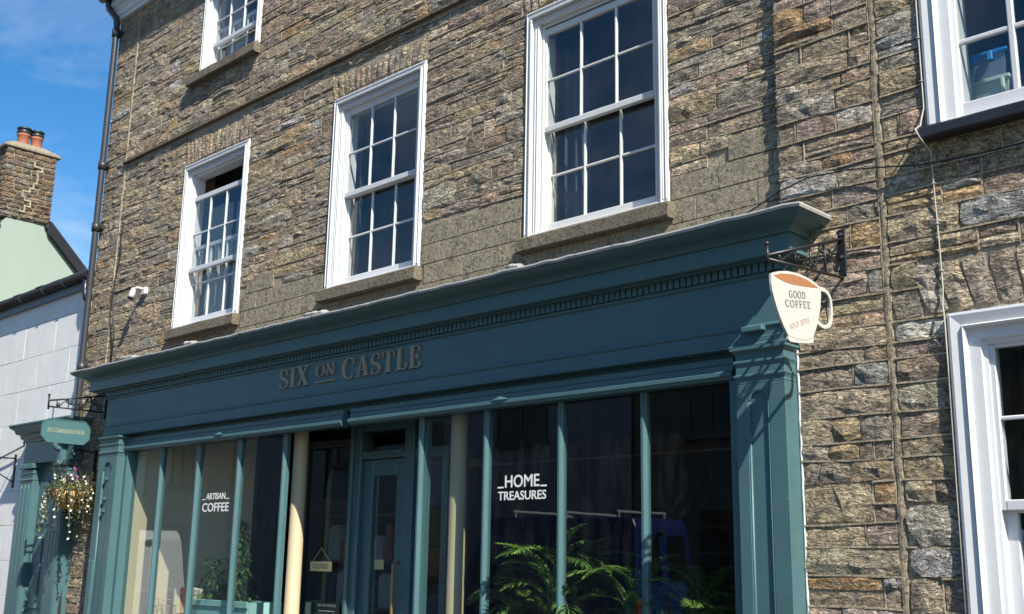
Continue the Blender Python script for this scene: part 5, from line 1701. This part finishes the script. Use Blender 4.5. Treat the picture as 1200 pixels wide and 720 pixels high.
GH = thing('green_house', (-17.5, 1.0, 0), 'taller pale green rendered gable house with stone chimney behind the white house', 'house')
def green_house():
    X = -17.0
    m = MB()
    prof = [(-.4, 0), (-.4, 5.35), (1.06, 7.05), (2.55, 5.60), (4.6, 3.55), (4.6, 0)]
    n = len(prof)
    m.add([(X, y, z) for y, z in prof] + [(X - 7, y, z) for y, z in prof], [tuple(range(n)), tuple(range(2 * n - 1, n - 1, -1))] + [(i, n + i, n + (i + 1) % n, (i + 1) % n) for i in range(n)])
    m.build('wall', MAT['mint_house'], GH)
    m = MB()
    for (a, b) in (((1.40, 6.75), (4.7, 3.50)), ((.68, 6.66), (-.5, 5.285))):
        d = Vector((0, b[0] - a[0], b[1] - a[1])).normalized(); nn = Vector((0, -d.z, d.y)) if d.y > 0 else Vector((0, d.z, -d.y))
        A = Vector((0, *a)); B = Vector((0, *b)); t_ = nn * .09
        v = []
        for x in (X + .07, X - 7.1):
            for p in (A - t_ * .4, B - t_ * .4, B + t_, A + t_): v.append((x, p.y, p.z))
        m.add(v, [(0, 1, 2, 3), (7, 6, 5, 4), (0, 4, 5, 1), (1, 5, 6, 2), (2, 6, 7, 3), (3, 7, 4, 0)])
    m.build('roof', MAT['slate_dark'], GH)
    m = MB(); A = (1.42, 6.73); B = (4.7, 3.50)
    m.add([(X + .09, A[0], A[1] - .10), (X + .09, B[0], B[1] - .10), (X + .09, B[0], B[1] + .09), (X + .09, A[0], A[1] + .09), (X + .0, A[0], A[1] - .10), (X + .0, B[0], B[1] - .10), (X + .0, B[0], B[1] + .09), (X + .0, A[0], A[1] + .09)],
          [(0, 1, 2, 3), (0, 4, 5, 1), (2, 6, 7, 3), (0, 3, 7, 4), (1, 5, 6, 2)])
    m.build('barge_board', MAT['black_paint'], GH)
    # chimney
    y0, y1, z0, z1 = .66, 1.45, 6.755, 7.86
    c = MB(); c.box(X - .80, X + .02, y0 + .02, y1 - .02, z0, z1); ch = c.build('chimney', MAT['mortar'], GH)
    st = MB()
    z = 6.77
    def rowx(face):
        pass
    while z < z1 - .03:
        h = U(.055, .10); zt = min(z + h, z1)
        for face in (0, 1):
            p, e = (y0, y1) if face == 0 else (X - .80, X + .02)
            while p < e - .02:
                w = U(.10, .26); q = min(p + w, e)
                if e - q < .06: q = e
                tint = pick_tint(0, 0, .2); tint = (tint[0] * .60, tint[1] * .57, tint[2] * .56, 1)
                n0 = len(st.v)
                stone_patch(st, (p + .006, z + .006), (q - .006, z + .006), (q - .006, zt - .006), (p + .006, zt - .006), 0, .03, tint)
                for i in range(n0, len(st.v)):
                    a, d, zz = st.v[i]
                    st.v[i] = (X + .02 - d, a, zz) if face == 0 else (a, y0 + .02 + d, zz)
                if face == 0:   # keep the winding outward
                    pass
                p = q
        z = zt
    stuff(st.build('stonework', MAT['stone'], ch))
    pm = MB()      # patch of pale pointing down the middle of the stack
    zz = 7.72; yy = 1.10; k = 0
    while zz > 6.95:
        dz = U(.05, .10)
        pm.box(X + .035, X + .058, yy - .012, yy + .012, zz - dz, zz)
        s = U(-.11, .13) if k else .12
        ny = min(1.38, max(.95, yy + s))
        pm.box(X + .035, X + .059, min(yy, ny) - .012, max(yy, ny) + .012, zz - dz - .012, zz - dz + .012)
        yy = ny; zz -= dz; k += 1
    stuff(pm.build('pale_pointing', MAT['pale_mortar'], ch))
    m = MB(); m.box(X - .86, X + .07, y0 - .05, y1 + .05, z1, z1 + .05, .012)
    m.add([(X + .06, y0 - .04, z1 + .05), (X + .06, y1 + .04, z1 + .05), (X - .85, y1 + .04, z1 + .05), (X - .85, y0 - .04, z1 + .05), (X - .12, y0 + .16, z1 + .17), (X - .12, y1 - .16, z1 + .17), (X - .68, y1 - .16, z1 + .17), (X - .68, y0 + .16, z1 + .17)],
          [(0, 1, 5, 4), (1, 2, 6, 5), (2, 3, 7, 6), (3, 0, 4, 7), (4, 5, 6, 7)])
    m.build('cap', MAT['cement_render'], ch)
    for yy in (1.01, 1.22):
        m = MB(); m.lathe([(.105, 0), (.092, .03), (.088, .20), (.102, .215), (.102, .245), (.08, .25), (.075, .05)], (X - .30, yy, z1 + .13), 18); p = m.build('chimney_pot', MAT['terracotta'], ch)
        m = MB(); m.lathe([(.085, .24), (.108, .25), (.108, .29), (.096, .295), (.096, .315), (.112, .32), (.112, .345), (0, .36)], (X - .30, yy, z1 + .13), 18); m.build('cowl', MAT['black_paint'], ch)
paint('slate_dark', (.035, .037, .045), .55, None, .6, .25)
green_house()

# ================================================================== across the street (seen mirrored in the shop glass)
def opposite_house(x0, x1, mat, eaves, wins, label):
    y = -15.2
    t = thing('opposite_house', ((x0 + x1) / 2, y, 0), label, 'house')
    m = MB(); m.box(x0, x1, y - 7, y - .001, 0, eaves); m.build('wall', MAT[mat], t)
    m = MB(); m.add([(x0, y + .3, eaves), (x1, y + .3, eaves), (x1, y - 3.5, eaves + 1.6), (x0, y - 3.5, eaves + 1.6), (x0, y - 7.3, eaves), (x1, y - 7.3, eaves)], [(0, 1, 2, 3), (3, 2, 5, 4), (0, 3, 4), (1, 5, 2), (0, 4, 5, 1)])
    m.build('roof', MAT['slate'], t)
    for (a, b, c, d) in wins:
        m = MB(); f = .08
        m.box(a, a + f, y, y + .05, c, d); m.box(b - f, b, y, y + .05, c, d); m.box(a + f, b - f, y, y + .05, d - f, d); m.box(a + f, b - f, y, y + .05, c, c + f)
        m.box((a + b) / 2 - .02, (a + b) / 2 + .02, y + .005, y + .04, c + f, d - f); m.box(a + f, b - f, y + .008, y + .045, (c + d) / 2 - .03, (c + d) / 2 + .03)
        w = m.build('window', MAT['opposite_brown'], t)
        m = MB(); m.box(a + f, b - f, y + .002, y + .012, c + f, d - f); m.build('pane', MAT['dark_glass'], w)
        m = MB(); m.box(a - .08, b + .08, y, y + .14, c - .14, c - .01, .01); m.build('sill', MAT['opposite_brown'], w)
    return t
def dark_glass():
    m, nt, out = new_mat('dark_glass'); n = N(nt)
    n.principled(out, (.01, .012, .015), .05); MAT['dark_glass'] = m
dark_glass()
opposite_house(-32.5, -16.2, 'opposite_grey', 7.4, [(-20.4, -18.6, 4.7, 6.7), (-24.6, -22.8, 4.7, 6.7), (-29, -27.2, 4.7, 6.7), (-24.6, -22.4, 1.0, 3.2), (-19.8, -18.6, .1, 2.5)], 'grey rendered house across the street mirrored in the right shop window')
opposite_house(-16.1, -3.0, 'opposite_brown', 8.2, [(-14.5, -13.2, 4.6, 6.4), (-10.8, -9.5, 4.6, 6.4), (-7, -5.7, 4.6, 6.4), (-14.3, -12.6, 1.0, 3.0), (-9, -7.9, .1, 2.4)], 'brown house across the street mirrored beside the right pilaster')
opposite_house(-50.0, -32.6, 'opposite_cream', 6.6, [(-36.5, -35, 4.2, 5.8), (-41, -39.5, 4.2, 5.8), (-46, -44.5, 4.2, 5.8), (-38, -35.4, .9, 2.8)], 'cream house across the street mirrored in the left shop window')

def van(x0, x1, yc, h, mat, label, rack):
    """panel van, rear doors at x1 (facing +x), nose at x0"""
    t = thing('parked_van', ((x0 + x1) / 2, yc, -.12), label, 'van')
    g = -.12; w = .97
    prof = [(x1, .38), (x1 + .02, .55), (x1 - .02, h * .55), (x1 - .10, h * .93), (x1 - .20, h), (x0 + 1.75, h), (x0 + 1.45, h - .08), (x0 + .80, 1.30), (x0 + .12, 1.05), (x0, .85), (x0, .38)]
    def section(s):     # body narrows to the roof
        return [(x, yc + s * (w if z < h * .55 else w - .13 * (z - h * .55) / (h * .45)), g + z) for x, z in prof]
    a, b = section(-1), section(1)
    m = MB(); n = len(prof)
    m.add(a + b, [tuple(range(n)), tuple(range(2 * n - 1, n - 1, -1))] + [(i, n + i, n + (i + 1) % n, (i + 1) % n) for i in range(n)])
    bm = bmesh.new()
    body = m.build('body', MAT[mat], t)
    bm.from_mesh(body.data); bmesh.ops.bevel(bm, geom=bm.edges[:], offset=.05, segments=2, profile=.6, affect='EDGES'); bmesh.ops.recalc_face_normals(bm, faces=bm.faces[:]); bm.to_mesh(body.data); bm.free()
    body.data.materials.clear(); body.data.materials.append(MAT[mat])
    for i, s in enumerate((-1, 1)):
        c = yc + s * .42
        m = MB(); m.box(x1 + .0, x1 + .035, c - .38, c + .38, g + .5, g + h * .52, .02); d = m.build('rear_door', MAT[mat], t)
        m = MB(); m.add([(x1 + .012, c - .30, g + h * .58), (x1 + .012, c + .30, g + h * .58), (x1 - .075, c + .27, g + h * .88), (x1 - .075, c - .27, g + h * .88)], [(0, 1, 2, 3)])
        m.v += [(p[0] - .03, p[1], p[2]) for p in m.v[:4]]; m.face((4, 7, 6, 5)); m.face((0, 4, 5, 1)); m.face((2, 6, 7, 3)); m.face((1, 5, 6, 2)); m.face((0, 3, 7, 4))
        if rack: m.build('window', MAT['dark_glass'], d)
        m = MB(); m.box(x1 - .02, x1 + .03, yc + s * .92 - .05, yc + s * .92 + .05, g + .75, g + 1.25, .02); m.build('tail_light', MAT['tail_red'], t)
    m = MB(); m.lathe([(0, .03), (.09, .03), (.09, .0)], (0, 0, 0), 16); o = m.build('badge', MAT['rubber'], t); o.matrix_basis = Matrix.Translation((x1 - .09, yc + .05, g + h * .90)) @ Matrix.Rotation(R_(80), 4, 'Y') @ Matrix.Diagonal((.6, 1, 1, 1))
    m = MB(); m.box(x1 + .035, x1 + .06, yc - .08, yc - .03, g + .95, g + 1.12, .008); m.build('handle', MAT['rubber'], t)
    m = MB(); m.box(x1 - .05, x1 + .12, yc - .9, yc + .9, g + .36, g + .50, .03); m.build('bumper', MAT['rubber'], t)
    for x in (x0 + .95, x1 - 1.05):
        for s in (-1, 1):
            m = MB(); m.tube([(x, yc + s * (w - .20), g + .335), (x, yc + s * (w + .005), g + .335)], .335, 24); wh = m.build('wheel', MAT['rubber'], t)
            m = MB(); m.tube([(x, yc + s * (w + .0), g + .335), (x, yc + s * (w + .015), g + .335)], .21, 16); m.build('rim', MAT['chrome'], wh)
    for s in (-1, 1):
        m = MB(); y = yc + s * (w + .005)
        m.box(x0 + 1.25, x0 + 2.05, y - .06, y - .01 if s > 0 else y + .01, g + 1.28, g + 1.78, .02); m.build('side_window', MAT['dark_glass'], t)
    m = MB(); m.add([(x0 + .80, yc - .75, g + 1.34), (x0 + .80, yc + .75, g + 1.34), (x0 + 1.42, yc + .66, g + h - .10), (x0 + 1.42, yc - .66, g + h - .10)], [(0, 3, 2, 1)])
    m.v += [(p[0] - .03, p[1], p[2] + .02) for p in m.v[:4]]; m.face((4, 5, 6, 7)); m.face((0, 1, 5, 4)); m.face((2, 3, 7, 6))
    m.build('windscreen', MAT['dark_glass'], t)
    if rack:
        for x in (x0 + 2.4, x0 + 3.6, x1 - .6):
            m = MB(); m.box(x - .03, x + .03, yc - .8, yc + .8, g + h + .09, g + h + .14, .01)
            for s in (-1, 1): m.box(x - .03, x + .03, yc + s * .74 - .02, yc + s * .74 + .02, g + h - .01, g + h + .09)
            m.build('roof_bar', MAT['chrome'], t)
van(-18.2, -12.7, -11.85, 2.72, 'blue_van_paint', 'dark blue panel van with roof bars mirrored in the right shop window', True)
van(-25.0, -19.6, -5.1, 2.30, 'white_van_paint', 'white panel van with its rear doors mirrored in the left shop window', False)
